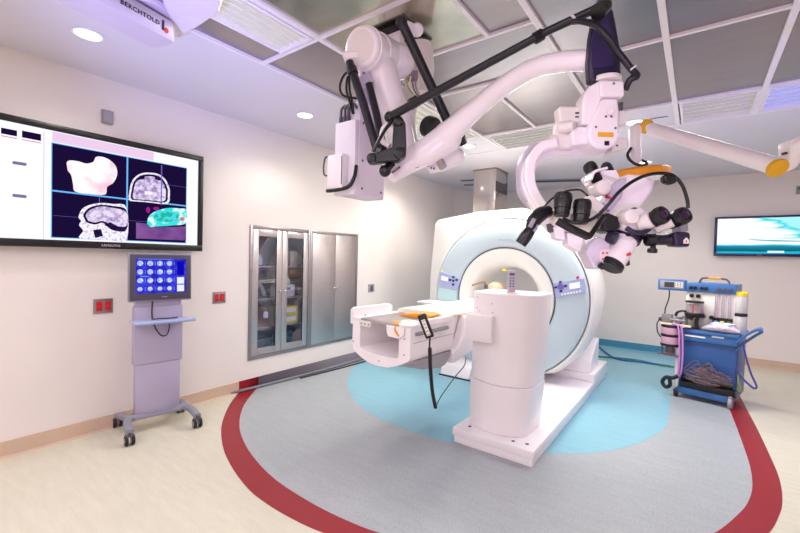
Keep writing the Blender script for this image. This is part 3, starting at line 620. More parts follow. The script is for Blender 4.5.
b = MB(); b.prism(ped(0), (0, 0, .505), (1, 0, 0), (0, 1, 0), (0, 0, .7315)); taper(b); link('upper_shell', b, WHITE, t, True, .012)
b = MB(); b.bx(x0+.012, -1.265, yf-.10, yf+.03, .845, 1.06, .014)
link('side_box', b, WHITE, t, True)
def psurf(x): a = max(0, min(1, (x-x0-.04)/(x1-x0-.08))); return yf+.03-.065*math.sin(PI*a)
for x, z in ((-1.45, 1.19), (-1.45, 1.10), (-1.42, 1.08), (-1.29, 1.08), (-1.455, .66), (-1.455, .44), (-1.455, .25), (-1.3, 1.15), (-1.3, .2)):
    b = MB(); y_ = psurf(x); b.cyl((x, y_+.02, z), (x, y_-.003, z), .005, n=10); link('screw', b, GREY, t, True)
# handset on the pedestal
q = V((-1.2, 3.12, 1.2365)); t = thing('handset', 'lilac remote handset standing on top of the white pedestal', 'remote', q)
pb, pt = P(511.5, 288.2, 3.2), P(511.8, 266.5, 3.2)
sx = CX; up = (pt-pb).normalized(); ctr = (pb+pt)/2; RM = M((CX, CZ.cross(up).normalized() if False else up.cross(CX).normalized()*-1, up)).transposed()
ctr = V((ctr.x, ctr.y, 1.237+.09)); Rz = M.Rotation(math.radians(36), 3, 'Z')
b = MB(); b.box(ctr, (.062, .022, .18), rot=Rz, bev=.008); hs = link('case', b, LILAC, t, True)
b = MB(); b.box(ctr+Rz @ V((0, -.0115, .062)), (.038, .003, .016), rot=Rz); link('display', b, DGREY, hs, True)
b = MB()
for i in range(2):
    for j in range(4): b.box(ctr+Rz @ V((-.012+i*.024, -.0115, .03-j*.021)), (.012, .004, .011), rot=Rz, bev=.002)
link('key', b, DGREY, hs, True)
b = MB(); b.cyl(ctr+Rz @ V((0, -.010, -.06)), ctr+Rz @ V((0, -.015, -.06)), .011, n=16); link('red_key', b, mat('pink_key', (240, 150, 180), .4), hs, True)
b = MB(); b.box(ctr+V((0, 0, -.092))+Rz @ V((0, -.01, .004)), (.09, .07, .012), rot=Rz, bev=.004); link('holder', b, CREAM, t, True)

# ================================================================== PATIENT TABLE
t = thing('patient_table', 'white scanner table with a hollow open end pointing at the viewer', 'table', (-1.965, 2.405, 0), math.radians(-3))
ob = [(-.305, 1.0), (-.308, .80), (-.300, .738), (-.27, .715), (-.20, .682), (-.12, .655), (-.03, .645), (.09, .652), (.19, .685), (.29, .735), (.308, .76), (.305, 1.0)]
ib = [(-.215, .985), (-.215, .80), (-.213, .765), (-.20, .757), (-.1, .74), (.0, .735), (.1, .735), (.185, .742), (.195, .752), (.195, .80), (.195, .985)]
def shell(y0, y1, sc=1.0):
    b = MB(); O0 = [V((x, y0, z)) for x, z in ob]; I0 = [V((x, y0, z)) for x, z in ib]
    # resample the inner line to the outer count
    def rs(l, n):
        L = [0]
        for a, c in zip(l, l[1:]): L.append(L[-1]+(V(c)-V(a)).length)
        out = []
        for i in range(n):
            d = L[-1]*i/(n-1); j = max(0, min(len(l)-2, next((k for k in range(len(l)-1) if L[k+1] >= d-1e-9), len(l)-2)))
            f = (d-L[j])/max(1e-9, L[j+1]-L[j]); out.append(V(l[j]).lerp(V(l[j+1]), f))
        return out
    n = 40; o2, i2 = rs(ob, n), rs(ib, n)
    def R(l, y): return [V((p.x, y, p.y)) for p in l]
    b.rings([R(o2, y1), R(o2, y0+.01), [V((p.x*.985, y0, .82+(p.y-.82)*.985)) for p in o2], R(i2, y0), R(i2, y1)], False, False, False)
    # lips along the top edges
    for l in ((o2[0], i2[0]), (o2[-1], i2[-1])):
        b.bx(min(l[0].x, l[1].x), max(l[0].x, l[1].x), y0, y1, .985, 1.0)
    b.bx(-.305, .305, y1-.02, y1, .74, .99)
    return b
link('end_shell', shell(0, .58), WHITE, t, False)
b = MB(); b.bx(-.212, .195, .0, .52, .985, 1.004, .004); link('cover_plate', b, glassmat('frosted_acrylic', (244, 240, 242), .3, .5), t)
b = MB(); b.prism([(0, .94), (0, 1.06), (.03, 1.078), (.46, 1.078), (.5, 1.06), (.5, .94)], (-.335, 0, 0), (0, 1, 0), (0, 0, 1), (.032, 0, 0)); link('side_plate', b, WHITE, t, False, .006)
b = MB(); b.prism([(.0, .98), (.0, 1.02), (.03, 1.03), (.45, 1.03), (.47, .98)], (.285, .10, 0), (0, 1, 0), (0, 0, 1), (.035, 0, 0)); link('side_plate', b, WHITE, t, False, .006)
b = MB(); b.rings([[V((-.29*s, y, .72)) for s in (1,)]+[V((x, y, z)) for x, z in ((-.2, zz), (0, zz-.02), (.24, zz), (.295, .72))]+[V((.295, y, .728)), V((-.29, y, .728))] for y, zz in ((.06, .69), (.25, .62), (.5, .585), (.58, .60))]); link('underside', b, mat('grey_underside', (176, 172, 180), .5), t)
b = MB(); b.bx(-.2, .21, .56, 1.5, .78, .99, .01); link('side_body', b, WHITE, t)
b = MB(); b.prism([(.60, .61), (.98, .68), (1.15, .74), (1.15, .995), (.82, .995), (.74, .82), (.68, .74), (.60, .70)], (.22, 0, 0), (0, 1, 0), (0, 0, 1), (.085, 0, 0)); link('bracket', b, WHITE, t, False, .01)
b = MB(); b.prism([(.60, .61), (.98, .68), (1.15, .74), (1.15, .995), (.82, .995), (.74, .82), (.68, .74), (.60, .70)], (-.30, 0, 0), (0, 1, 0), (0, 0, 1), (.085, 0, 0)); link('bracket', b, WHITE, t, False, .01)
b = MB(); b.box((.314, .27, .935), (.018, .44, .028), bev=.006); link('side_rail', b, GREY, t)
b = MB(); b.bx(.3065, .3095, .03, .575, .869, .872); link('seam', b, GREY, t)
b = MB(); b.prism([(-.23, 1.0), (.23, 1.0), (.245, 1.012), (.235, 1.034), (.2, 1.045), (-.2, 1.045), (-.235, 1.034), (-.245, 1.012)], (0, .50, 0), (1, 0, 0), (0, 0, 1), (0, 2.9, 0)); link('tabletop', b, mat('tabletop_white', (244, 242, 238), .35), t)
b = MB(); b.bx(-.22, .22, 1.0, 3.35, .93, 1.0, .01); link('tabletop_beam', b, CREAM, t)
b = MB(); b.prism([(-.12, 1.004), (.19, 1.004), (.235, 1.035), (.19, 1.05), (-.05, 1.02)], (0, .34, 0), (1, 0, 0), (0, 0, 1), (0, .14, 0)); link('wedge_pad', b, ORANGE, t, False, .004)
b = MB(); b.sweep([(.10, .05, 1.006), (.17, .03, 1.0), (.175, -.004, .96), (.21, -.006, .92)], .05, .01, (0, 1, .1)); link('strap', b, ORANGE, t)
b = MB(); b.box((.236, .9, 1.003), (.02, .9, .012), bev=.003); link('edge_pad', b, TANM, t)
b = MB(); b.prism([(.08, .985), (.255, .985), (.255, .93), (.21, .895), (.10, .90), (.085, .93)], (0, -.004, 0), (1, 0, 0), (0, 0, 1), (0, -.014, 0)); link('latch_plate', b, WHITE, t, False, .003)
b = MB(); b.box((-.155, -.006, .962), (.13, .012, .045), bev=.004); hp = link('hinge_plate', b, CREAM, t)
b = MB()
for x in (-.19, -.15, -.11): b.cyl((x, -.008, .962), (x, -.016, .962), .008, n=10)
link('screw', b, GREY, hp)
b = MB()
for x, z in ((-.29, .8), (.25, .9), (.25, .78), (0, .69), (-.16, 1.03)): b.cyl((x, .004, z), (x, -.004, z), .006, n=8)
link('screw', b, GREY, t)
# the pendant on the table
TM = ROOT[t.name]
p0, p1 = TM @ V((.337, .10, 1.015)), TM @ V((.345, .19, .80))
t = thing('pendant_controller', 'black pendant handset with a white key strip hung on the table side', 'remote', p0)
pa, pb = P(421.5, 315, 2.62), P(430, 337, 2.62); dr = (pb-pa).normalized(); wv = dr.cross(V((.45, -.9, 0))).normalized(); nv = wv.cross(dr)
if nv.dot(CZ) < 0: nv = -nv
Rm = M((wv, nv, -dr)).transposed()
b = MB(); b.box((pa+pb)/2, (.058, .03, (pb-pa).length+.01), rot=Rm, bev=.008); pc_ = link('case', b, BLACK, t, True)
b = MB(); b.box((pa+pb)/2+nv*.016+dr*.008, (.026, .004, (pb-pa).length*.72), rot=Rm, bev=.002); link('key_strip', b, PAPER, pc_, True)
b = MB()
for i in range(5): b.box((pa+pb)/2+nv*.0185+dr*(-.04+i*.024), (.018, .003, .003), rot=Rm)
link('key_line', b, DGREY, pc_, True)
b = MB(); b.tube([pb, P(429.5, 348, 2.62), P(429.8, 356, 2.63)], .006, 8); b.tube([P(429.8, 348, 2.62), P(430.5, 370, 2.66), P(432.5, 392, 2.72), P(435.5, 407.5, 2.78)], .013, 12); link('cord', b, BLACK, t, True)
b = MB(); b.tube([P(435.5, 407, 2.78), P(442, 395, 2.85), P(455, 377, 2.95), P(464, 366, 3.05), P(466, 358, 3.1)], .004, 8); link('thin_cord', b, DGREY, t, True)

# ================================================================== STEEL COLUMN
t = thing('steel_column', 'polished square steel column rising from the scanner to the ceiling', 'column', (-2.67, 5.97, 2.0))
b = MB(); b.bx(-2.855, -2.49, 5.73, 6.2, 1.95, H, .004); link('duct', b, STEEL_P, t, True)
b = MB(); b.bx(-2.494, -2.486, 5.745, 6.185, 2.545, 2.70); link('band', b, SLOT, t, True)  # dark reflection of the ceiling slot, painted on the column side
b = MB(); b.bx(-2.87, -2.475, 5.715, 6.215, H-.012, H, .002); link('ceiling_collar', b, STEEL_D, t, True)

# ================================================================== BACK WALL SCREEN
t = thing('wall_screen', 'small wall screen with a black frame showing sky over dark hills', 'screen', (.72, YB, 1.65))
b = MB(); b.bx(.4, 1.05, YB-.04, YB-.002, 1.75, 2.15); link('wall_bracket', b, DGREY, t, True)
x0, x1, z0, z1 = .200, 1.238, 1.650, 2.248; yf = YB-.10
FLAREB = mat('flare_blue_frame', (18, 14, 92), .3, 0, .05)  # black frame with blue flare put into its colour
b = MB(); b.bx(x0+.01, x1-.01, yf+.012, YB-.04, z0+.01, z1-.01, .006); link('back_case', b, BLACK, t, True)
b = MB(); f = .036
b.bx(x0, x1, yf, yf+.02, z1-f*.8, z1, .004); b.bx(x0, x1, yf, yf+.02, z0, z0+f*1.15, .004); b.bx(x0, x0+f, yf, yf+.02, z0+f*1.15, z1-f*.8, .003); b.bx(x1-f, x1, yf, yf+.02, z0+f*1.15, z1-f*.8, .003); bz = link('bezel', b, FLAREB, t, True)
b = MB(); b.bx(.70, .76, yf-.001, yf+.001, z0+.016, z0+.024); link('brand_mark', b, GREY, bz, True)
m = bpy.data.materials.new('landscape_display'); m.use_nodes = True; nt = m.node_tree; nt.nodes.clear()
o = nt.nodes.new('ShaderNodeOutputMaterial'); e = nt.nodes.new('ShaderNodeEmission'); nt.links.new(e.outputs[0], o.inputs[0]); e.inputs[1].default_value = 1.05
tc = nt.nodes.new('ShaderNodeTexCoord'); sp = nt.nodes.new('ShaderNodeSeparateXYZ'); nt.links.new(tc.outputs['Generated'], sp.inputs[0])
ns = nt.nodes.new('ShaderNodeTexNoise'); mp = nt.nodes.new('ShaderNodeMapping'); mp.inputs['Scale'].default_value = (2.2, 1, 7); mp.inputs['Location'].default_value = (3.3, 0, 1.2); mp.inputs['Rotation'].default_value = (0, .35, 0)
nt.links.new(tc.outputs['Generated'], mp.inputs[0]); nt.links.new(mp.outputs[0], ns.inputs['Vector']); ns.inputs['Scale'].default_value = 1.0; ns.inputs['Detail'].default_value = 4
def mth(op, a, c=None):
    n = nt.nodes.new('ShaderNodeMath'); n.operation = op
    for i, x in enumerate((a, c)):
        if x is None: continue
        if isinstance(x, (int, float)): n.inputs[i].default_value = x
        else: nt.links.new(x, n.inputs[i])
    return n.outputs[0]
sky = mth('ADD', mth('MULTIPLY', sp.outputs[0], .55), mth('ADD', mth('MULTIPLY', sp.outputs[2], .55), mth('MULTIPLY', ns.outputs['Fac'], .6)))
r1 = nt.nodes.new('ShaderNodeValToRGB'); el = r1.color_ramp.elements; el[0].position = .93; el[0].color = rgb((244, 255, 250)); el[1].position = 1.12; el[1].color = rgb((0, 214, 226))
x = el.new(1.0); x.color = rgb((170, 240, 246)); el[-1].position = 1.0; 
nt.links.new(mth('MULTIPLY', sky, .82), r1.inputs[0])
el[0].position = .84; el[1].position = .92; el[2].position = .98
r2 = nt.nodes.new('ShaderNodeValToRGB'); hz = mth('ADD', sp.outputs[2], mth('MULTIPLY', ns.outputs['Fac'], .10)); nt.links.new(hz, r2.inputs[0])
el = r2.color_ramp.elements; el[0].position = 0; el[0].color = rgb((30, 130, 150)); el[1].position = .32; el[1].color = rgb((235, 255, 255))
for pz, cc in ((.09, (40, 190, 215)), (.13, (16, 90, 120)), (.20, (24, 120, 140)), (.26, (30, 140, 170)), (.29, (90, 200, 215))):
    x = el.new(pz); x.color = rgb(cc)
mx = nt.nodes.new('ShaderNodeMix'); mx.data_type = 'RGBA'
nt.links.new(mth('GREATER_THAN', hz, .315), mx.inputs[0]); nt.links.new(r2.outputs[0], mx.inputs[6]); nt.links.new(r1.outputs[0], mx.inputs[7]); nt.links.new(mx.outputs[2], e.inputs[0])
b = MB(); b.bx(x0+f-.004, x1-f+.004, yf+.010, yf+.014, z0+f*1.1, z1-f*.75); di = link('display', b, m, t, True)
b = MB(); b.bx(x0+.62, x0+.80, yf+.0085, yf+.0095, z0+.055, z0+.085); link('taskbar', b, emis('taskbar_white', (220, 250, 255), 1), di, True)
b = MB()
b.prism([(.36, .255), (.60, .238), (1.0, .222), (1.0, .212), (.7, .216), (.5, .232)], (x0, yf+.0098, z0), (1, 0, 0), (0, 0, 1.02), (0, -.0008, 0)); link('far_ridge', b, emis('ridge_blue', (90, 160, 185), 1), di, True)
# little thermostat at the right edge
q = BW(799.5, 190); t = thing('thermostat', 'small grey wall plate at the right edge above the small wall screen', 'thermostat', q)
b = MB(); b.box((0, -.008, 0), (.07, .02, .12)); link('plate', b, GREY, t)
b = MB(); b.box((0, -.022, .02), (.04, .004, .03)); link('display', b, DGREY, t)

# ================================================================== LETTERED CEILING BEAM (upper left)
d0 = 2.2
e_ = P(173, 33, d0); axd = V((-.215, .977, 0)).normalized()
dirn = axd
sd = V((dirn.y, -dirn.x, 0)).normalized(); upv = sd.cross(dirn).normalized()
if upv.z < 0: upv = -upv
if sd.dot(CAM-e_) < 0: sd = -sd
t = thing('ceiling_service_beam', 'white lettered service beam hanging at the upper left corner', 'beam', V((e_.x, e_.y, H)))
hh, ww, LL = .105, .185, 1.5
e0 = P(171.5, 40.5, d0)       # lower front corner of the end
b = MB(); prof = [(0, .004), (0, hh-.004), (-.004, hh), (-ww+.004, hh), (-ww, hh-.004), (-ww, .004), (-ww+.004, 0), (-.004, 0)]
rs = []
for s_, sc in ((.03, .80), (0, 1.0), (-LL, 1.0)):
    rs.append([e0+dirn*s_+sd*(-ww/2+(x+ww/2)*sc)+upv*(hh/2+(z-hh/2)*(1 if s_ <= 0 else .9)) for x, z in prof])
b.rings(rs); bo = link('beam_housing', b, mat('lilac_white_enamel', (204, 192, 208), .4, 0, .015), t, True)
pc = e0+dirn*(-.170)+upv*(hh*.52)+sd*.0012
lettering('brand_lettering', 'BERCHTOLD', .0315, pc, dirn, upv, INKB, bo, .001, .0003)
b = MB(); c = e0+dirn*(-.032)+upv*(hh*.36)+sd*.0005; b.cyl(c, c+sd*.002, .0145, n=20); link('logo_dot', b, REDM, bo, True)
b = MB(); c = e0+dirn*(-.05)+upv*(hh*.54)+sd*.001; b.box(c, (.012, .003, .052), rot=M((dirn, sd, upv)).transposed()); link('logo_bar', b, INKB, bo, True)
# pivot drum and second arm
pj_ = P(148, 6, 2.15); pj_ = V((pj_.x, pj_.y, e0.z+hh+.02))
b = MB(); b.lathe([(.10, 0), (.105, .01), (.105, .03), (.09, .04), (.105, .05), (.105, .08), (.06, .1), (.06, H-pj_.z)], pj_, n=32); link('pivot_drum', b, mat('lilac_drum', (196, 180, 196), .45), t, True)
b = MB(); wz = H-.20
wing = [(160, -30), (163, 4), (177.5, 38), (200, 24.5), (219, 11), (221.5, 2), (219, -8), (212, -30)]
lo = [FL(x, y, 2.80) for x, y in wing]; mid = [p+V((0, 0, .03)) for p in lo]; ce_ = sum(lo, V())/len(lo)
b.rings([[ce_.lerp(p, .93)-V((0, 0, .012)) for p in lo], lo, mid, [ce_.lerp(p, .9)+V((0, 0, .06)) for p in lo]])
wg = link('arm_cover', b, mat('lavender_cover', (224, 212, 226), .42, 0, .015), t, True, .012)
b = MB(); pd = ce_; b.cyl(V((pd.x, pd.y, 2.85)), V((pd.x, pd.y, H)), .05, n=20); link('arm_post', b, W_RAIL, t, True)

# ================================================================== CEILING MICROSCOPE STAND
mtp = FL(408, 30, H); t = thing('microscope_stand', 'jointed white ceiling stand with black struts carrying the microscope', 'stand', V((mtp.x, mtp.y, H)))
def wp(name, b, m, par=None, bev=0): return link(name, b, m, par or t, True, bev)
b = MB(); b.bx(-1.70, -1.43, 1.90, 2.22, H-.03, H-.012, .004); b.bx(-1.66, -1.47, 1.94, 2.18, H-.012, H+.02); mp_ = wp('mount_plate', b, BLACK)
b = MB(); b.bx(-1.655, -1.475, 1.93, 2.16, H-.20, H-.03, .012); wp('mount_block', b, WHITE)
b = MB()
for x, y, z in ((-1.472, 1.98, 2.82), (-1.472, 2.1, 2.80)): b.cyl((x-.01, y, z), (x+.004, y, z), .008, n=10)
for x, z in ((-1.6, 2.82), (-1.53, 2.78)): b.cyl((x, 1.94, z), (x, 1.926, z), .008, n=10)
wp('screw', b, DGREY)
# shoulder drum
c0, c1 = P(362, 47, 2.13), P(388, 60, 2.38); ax = (c1-c0).normalized()
b = MB(); L_ = (c1-c0).length; b.lathe([(.085, -.014), (.098, -.008), (.104, .0), (.106, .02), (.112, .022), (.112, .05), (.106, .055), (.106, .12), (.112, .125), (.112, L_)], c0, ax, 40); dr_ = wp('shoulder_drum', b, WHITE)
b = MB(); b.lathe([(.0, -.020), (.06, -.019), (.083, -.0145), (.083, -.010)], c0, ax, 40, False, False); wp('drum_cap', b, CREAM, dr_)
b = MB(); lg = P(347, 57, 2.15); b.sweep([P(358, 56, 2.15), lg, P(343.5, 58, 2.15)], .05, .055, ax, 3, .3); wp('drum_lug', b, WHITE, dr_)
b = MB(); s0 = P(398, 62, 2.37); b.ball(s0, .10, 24); b.cyl(c1, s0, .1, .095, 28); wp('shoulder_joint', b, WHITE)
# upper arm and rear column
b = MB(); b.tube([P(380, 66, 2.26), P(388, 90, 2.27), P(398, 125, 2.28), P(408, 168, 2.28)], [.088, .082, .074, .07], 24, 6); wp('upper_arm', b, WHITE)
b = MB(); b.tube([P(419, 46, 2.50), P(420, 70, 2.50), P(417, 95, 2.48)], [.082, .09, .075], 24, 5); b.tube([P(410, 92, 2.46), P(406, 125, 2.43), P(412, 160, 2.38)], [.06, .06, .055], 20, 5); wp('rear_column', b, CREAM)
b = MB(); b.ball(P(417, 30, 2.22), .036, 18); b.cyl(P(417, 30, 2.22), P(404, 24, 2.24), .024, n=16); wp('strut_pivot', b, WHITE)
b = MB(); b.box(P(412, 76, 2.40), (.07, .05, .05), rot=CR, bev=.006); cb = wp('terminal_block', b, mat('terminal_brown', (150, 130, 140), .5))
for i, (m_, r) in enumerate(((CAYEL, .005), (PAPER, .004), (WIRE, .004), (GREY, .004), (PAPER, .004))):
    b = MB(); b.tube([P(408+i*2.6, 76+i*.6, 2.33), P(407+i*3, 84+i, 2.32), P(412+i*2.6, 93+i, 2.33), P(420+i*1.5, 97, 2.36)], r, 8); wp('wire', b, m_, cb)
# struts
def strut(pts, r, m=BLACKT, name='strut'):
    b = MB(); b.tube(pts, r, 14, 1); return wp(name, b, m)
sA = strut([P(401.5, 22, 2.13), P(447, 120, 2.22)], .026)
b = MB(); b.ball(P(401.5, 22, 2.13), .032, 18); wp('ball_end', b, BLACK, sA)
sB = strut([P(349.5, 62, 2.13), P(363, 103, 2.10), P(377, 150, 2.06)], .0225)
b = MB(); b.cyl(P(351.5, 68, 2.125), P(353.5, 74, 2.12), .028, n=16); wp('collar', b, BLACK, sB)
sC = strut([P(369, 84, 2.2), P(376, 112, 2.18), P(384, 152, 2.12)], .021)
b = MB(); b.box(P(364, 82, 2.22), (.10, .06, .05), rot=CR @ M.Rotation(.5, 3, 'Z'), bev=.008); wp('strut_yoke', b, LILAC)
tC = strut([P(389.5, 117, 1.98), P(548, 31.0, 1.56), P(604, 5, 1.43)], [.021, .0155, .015], BLACKT, 'parallel_tube')
for (x0_, y0_, x1_, y1_, d_, r_, m_) in ((410, 105, 418, 100.5, 1.93, .027, BLACK), (535, 38.5, 542, 34.5, 1.58, .023, BLACK), (572, 20.5, 573.2, 19.9, 1.495, .0185, PAPER), (399, 111.5, 400.5, 110.7, 1.955, .022, PAPER)):
    b = MB(); b.cyl(P(x0_, y0_, d_), P(x1_, y1_, d_), r_, n=16); wp('collar' if m_ is BLACK else 'cable_tie', b, m_, tC)
b = MB(); b.ball(P(389.5, 117, 1.98), .027, 16); b.ball(P(603, 5, 1.43), .026, 16); wp('ball_end', b, BLACK, tC)
# elbow bracket
b = MB(); b.pprism([(369, 157), (371, 153.5), (376, 152), (392, 147), (393.5, 122), (397, 118), (403, 118), (405.5, 123), (406.5, 148), (404, 157), (399, 161), (388, 161.5), (373, 163), (369, 161)], 1.97, .05); eb = wp('elbow_bracket', b, BLACKT, None, .006)
for x, y, r in ((371.5, 158, .024), (400, 153, .03), (398.5, 121, .024)):
    b = MB(); c = P(x, y, 1.965); b.cyl(c+CZ*.008, c-CZ*.05, r, n=20, bev=.004); wp('pivot_pin', b, BLACK, eb)
b = MB(); c = P(385, 171, 2.0); b.ball(c, .03, 16); b.cyl(c, P(392, 163, 2.02), .02, n=14); wp('lower_ball', b, BLACK)
b = MB(); b.tube([P(393, 120, 1.97), P(385, 130, 1.96), P(378, 142, 1.955), P(373, 152, 1.96)], .009, 8); wp('bracket_hose', b, BLACK)
b = MB(); b.tube([P(393, 124, 2.0), P(384, 128, 2.02), P(382, 140, 2.02), P(390, 146, 2.0)], .014, 8); wp('loop_cover', b, CREAM)
# elbow and long forearm
b = MB(); b.tube([P(391, 177, 2.10), P(402, 168, 2.13), P(415, 158, 2.13), P(430, 150, 2.11), P(447, 138, 2.09)], [.033, .05, .066, .074, .078], 22, 6); b.ball(P(448, 137, 2.09), .08, 24); wp('elbow_housing', b, WHITE)
b = MB(); b.tube([P(445, 138, 2.08), P(462, 121, 2.0), P(480, 105, 1.92), P(500, 88.5, 1.82), P(519, 76, 1.73), P(537, 67, 1.64), P(560, 62, 1.56), P(596, 60, 1.48)], [.070, .054, .047, .044, .041, .039, .038, .038], 24, 7); wp('forearm', b, WHITE)
b = MB(); b.tube([P(428, 165, 2.2), P(442, 160, 2.2), P(457, 156, 2.2)], [.05, .062, .05], 20, 5); b.ball(P(456, 157, 2.2), .05, 20); mo_ = wp('elbow_motor', b, WHITE)
b = MB(); b.cyl(P(439, 160, 2.12), P(443, 167, 2.10), .022, n=16); b.cyl(P(441, 158, 2.12), P(436, 162, 2.12), .012, n=12); wp('connector', b, mat('connector_tan', (176, 160, 160), .35, .4), mo_)
for x, y in ((428, 166), (431, 168), (434, 168.5), (424, 165)): b = MB(); b.cyl(P(x, y, 2.15), P(x, y, 2.13), .006, n=8); wp('screw', b, DGREY, mo_)
b = MB(); b.cyl(P(458.5, 137, 2.08), P(460.5, 144, 2.10), .036, n=20); wp('end_ring', b, BLACKT)
b = MB(); b.cyl(P(427, 126, 2.32), P(434, 129, 2.28), .062, n=24, bev=.01); wp('motor_disc', b, BLACK)
b = MB(); b.prism([(-.025, 0), (.03, .015), (.025, .03), (-.03, .02)], P(413, 170, 2.1), CX, CY, -CZ*.03); wp('slot', b, BLACK)
b = MB(); b.prism([(-.02, 0), (.02, .03), (.025, .025), (-.015, -.004)], P(395.5, 172, 2.02), CX, CY, -CZ*.02); wp('slot', b, BLACK)
# electronics box
c = P(354.5, 194, 2.25); bx0, by0 = c.x, c.y; bzb = c.z
def ybox(px): r = ray(px, 190); return CAM.y+r.y*(bx0/r.x)
def xbox(px): r = ray(px, 190); return CAM.x+r.x*(by0/r.y)
zt1 = CAM.z+ray(354.5, 99).z*(by0/ray(354.5, 99).y); zt2 = CAM.z+ray(354.5, 119).z*(by0/ray(354.5, 119).y)
y_end, x_l = ybox(384), xbox(334)
b = MB(); b.bx(x_l+.02, bx0, by0+.03, y_end, bzb, zt1, .005); ebx = wp('electronics_box', b, mat('lavender_white_box', (226, 216, 232), .38, 0, .015))
b = MB(); b.bx(x_l, bx0-.004, by0, by0+.03, bzb, zt2, .004); wp('box_door', b, mat('box_door_white', (232, 228, 240), .35, 0, .015), ebx)
b = MB(); z0 = CAM.z+ray(340, 190).z*(by0/ray(340, 190).y); z1 = CAM.z+ray(340, 156).z*(by0/ray(340, 156).y); b.bx(x_l-.01, xbox(348), by0-.05, by0, z0, z1, .008); sb_ = wp('supply_module', b, WHITE, ebx)
b = MB(); b.bx(xbox(347.2), xbox(347.8), by0-.052, by0-.05, z0+.02, z1-.02); wp('slot', b, DGREY, sb_)
b = MB(); b.tube([(x_l-.01, by0-.02, z1-.0), (x_l-.05, by0-.03, z1-.01), (x_l-.055, by0-.03, z1-.10), (x_l-.01, by0-.02, z1-.11)], .005, 8); wp('handle', b, DGREY, ebx)
for z in (bzb+.04, bzb+.2, zt1-.12):
    for y in (by0+.06, y_end-.03): b = MB(); b.cyl((bx0-.004, y, z), (bx0+.003, y, z), .007, n=8); wp('screw', b, DGREY, ebx)
b = MB(); b.tube([(bx0-.0, by0+.01, bzb+.16), (bx0+.006, by0-.012, bzb+.09), (bx0-.03, by0-.03, bzb+.035), (x_l+.02, by0-.06, bzb+.02), (x_l-.02, by0-.02, bzb+.035)], .011, 10); wp('cable', b, BLACK, ebx)
for i in range(3):
    b = MB(); x = x_l+.03+i*.03; b.cyl((x, by0+.015, zt2), (x, by0+.015, zt2+.035), .012, n=12); b.tube([(x, by0+.015, zt2+.03), (x+.004, by0+.015, zt2+.08), (x+.03, by0+.02, zt2+.10), (x+.055, by0+.025, zt2+.07)], .008, 8); wp('plug', b, [DGREY], ebx)
for dx in (0, 2.5, 4.5):
    b = MB(); b.tube([P(352+dx*.3, 72, 2.15), P(345+dx, 78, 2.15), P(342.5+dx*1.6, 90, 2.16), P(346+dx*1.3, 100, 2.2), P(352+dx*.4, 114, 2.24)] if dx else [P(353, 72, 2.15), P(345, 74, 2.15), P(340, 85, 2.15), P(342, 94, 2.18), P(350, 97.5, 2.2), P(362, 98.5, 2.22)], .0065, 8); wp('cable', b, BLACK)
b = MB(); b.bx(bx0-.06, bx0-.02, by0+.06, y_end-.03, zt1-.01, zt1+.22, .006); b.sweep([V((bx0-.04, (by0+y_end)/2, zt1+.18)), P(372, 84, 2.3), P(384, 72, 2.3)], .05, .05, (0, 1, 0)); wp('box_hanger', b, LILAC)

# arm head
dH = 1.43
b = MB(); pr = [(594, 13), (600, 4), (608, 3), (613, 9), (617, 30), (620.5, 50), (621, 76), (606, 81.5), (589, 82), (588, 60), (590, 36)]
b.pprism([(x+1.2, y) for x, y in pr], dH, .045); hh_ = wp('arm_cover', b, NAVY, None, .012)
b = MB(); b.pprism([(595, 22), (607, 10), (612, 40), (613, 66), (592, 68), (591, 45)], dH-.003, .003); wp('cover_panel', b, mat('violet_panel', (50, 38, 84), .4), hh_)
c = P(605.0, 81.5, dH+.03); b = MB(); b.cyl(c-CY*.01, c+CY*.008, .055, n=32, bev=.003); wp('swivel_ring', b, CREAM)
b = MB(); b.tube([P(604, 6, 1.42), P(598, 12, 1.40)], .028, 14); wp('top_joint', b, BLACK)
b = MB(); b.tube([P(573, 22, 1.485), P(582, 21.5, 1.44), P(596, 26, 1.40), P(608, 38, 1.38), P(618, 52, 1.38), P(632, 70, 1.39), P(637, 76, 1.40), P(630, 80, 1.41), P(625, 90, 1.43)], .0115, 12); ho = wp('hose', b, BLACKT)
b = MB(); b.cyl(P(632.2, 68, 1.388), P(632.9, 69, 1.388), .0145, n=14); wp('cable_tie', b, PAPER, ho)
b = MB(); b.pprism([(583, 103), (584, 95), (590, 86), (601, 79.5), (624, 80), (625, 84), (625, 95), (622, 97.5), (605, 98), (601, 99), (599, 124), (582, 124)], dH-.01, .07); hb = wp('head_block', b, WHITE, None, .008)
b = MB(); b.pprism([(600, 80.5), (623.5, 80.5), (624.5, 84), (624.5, 95), (621, 96.5), (601, 96.5)], dH-.022, .012); wp('front_plate', b, WHITE, hb, .006)
b = MB(); b.pprism([(612.5, 84), (614, 81.5), (615.5, 84)], dH-.025, .003); wp('green_mark', b, GREENM, hb)
tear = [(604+15.5*math.cos(math.radians(a)), 134+15.5*math.sin(math.radians(a))) for a in range(-5, 196, 12)]+[(590, 124), (598, 108), (603, 98), (618, 98), (619.5, 110), (619.5, 128)]
b = MB(); b.pprism(tear, dH-.03, .09); tp = wp('control_housing', b, WHITE, None, .008)
b = MB(); b.pprism([(598, 132), (613.5, 132.5), (613.5, 137), (598, 136.5)], dH-.032, .003); wp('yellow_label', b, YCAP, tp)
b = MB(); b.pprism([(605, 141), (609.3, 141), (609.3, 145), (605, 145)], dH-.034, .004); wp('button', b, BLACK, tp)
b = MB(); b.cyl(P(610.5, 111, dH-.045), P(610.5, 111, dH-.02), .012, n=18, bev=.003); wp('knob', b, CREAM, tp)
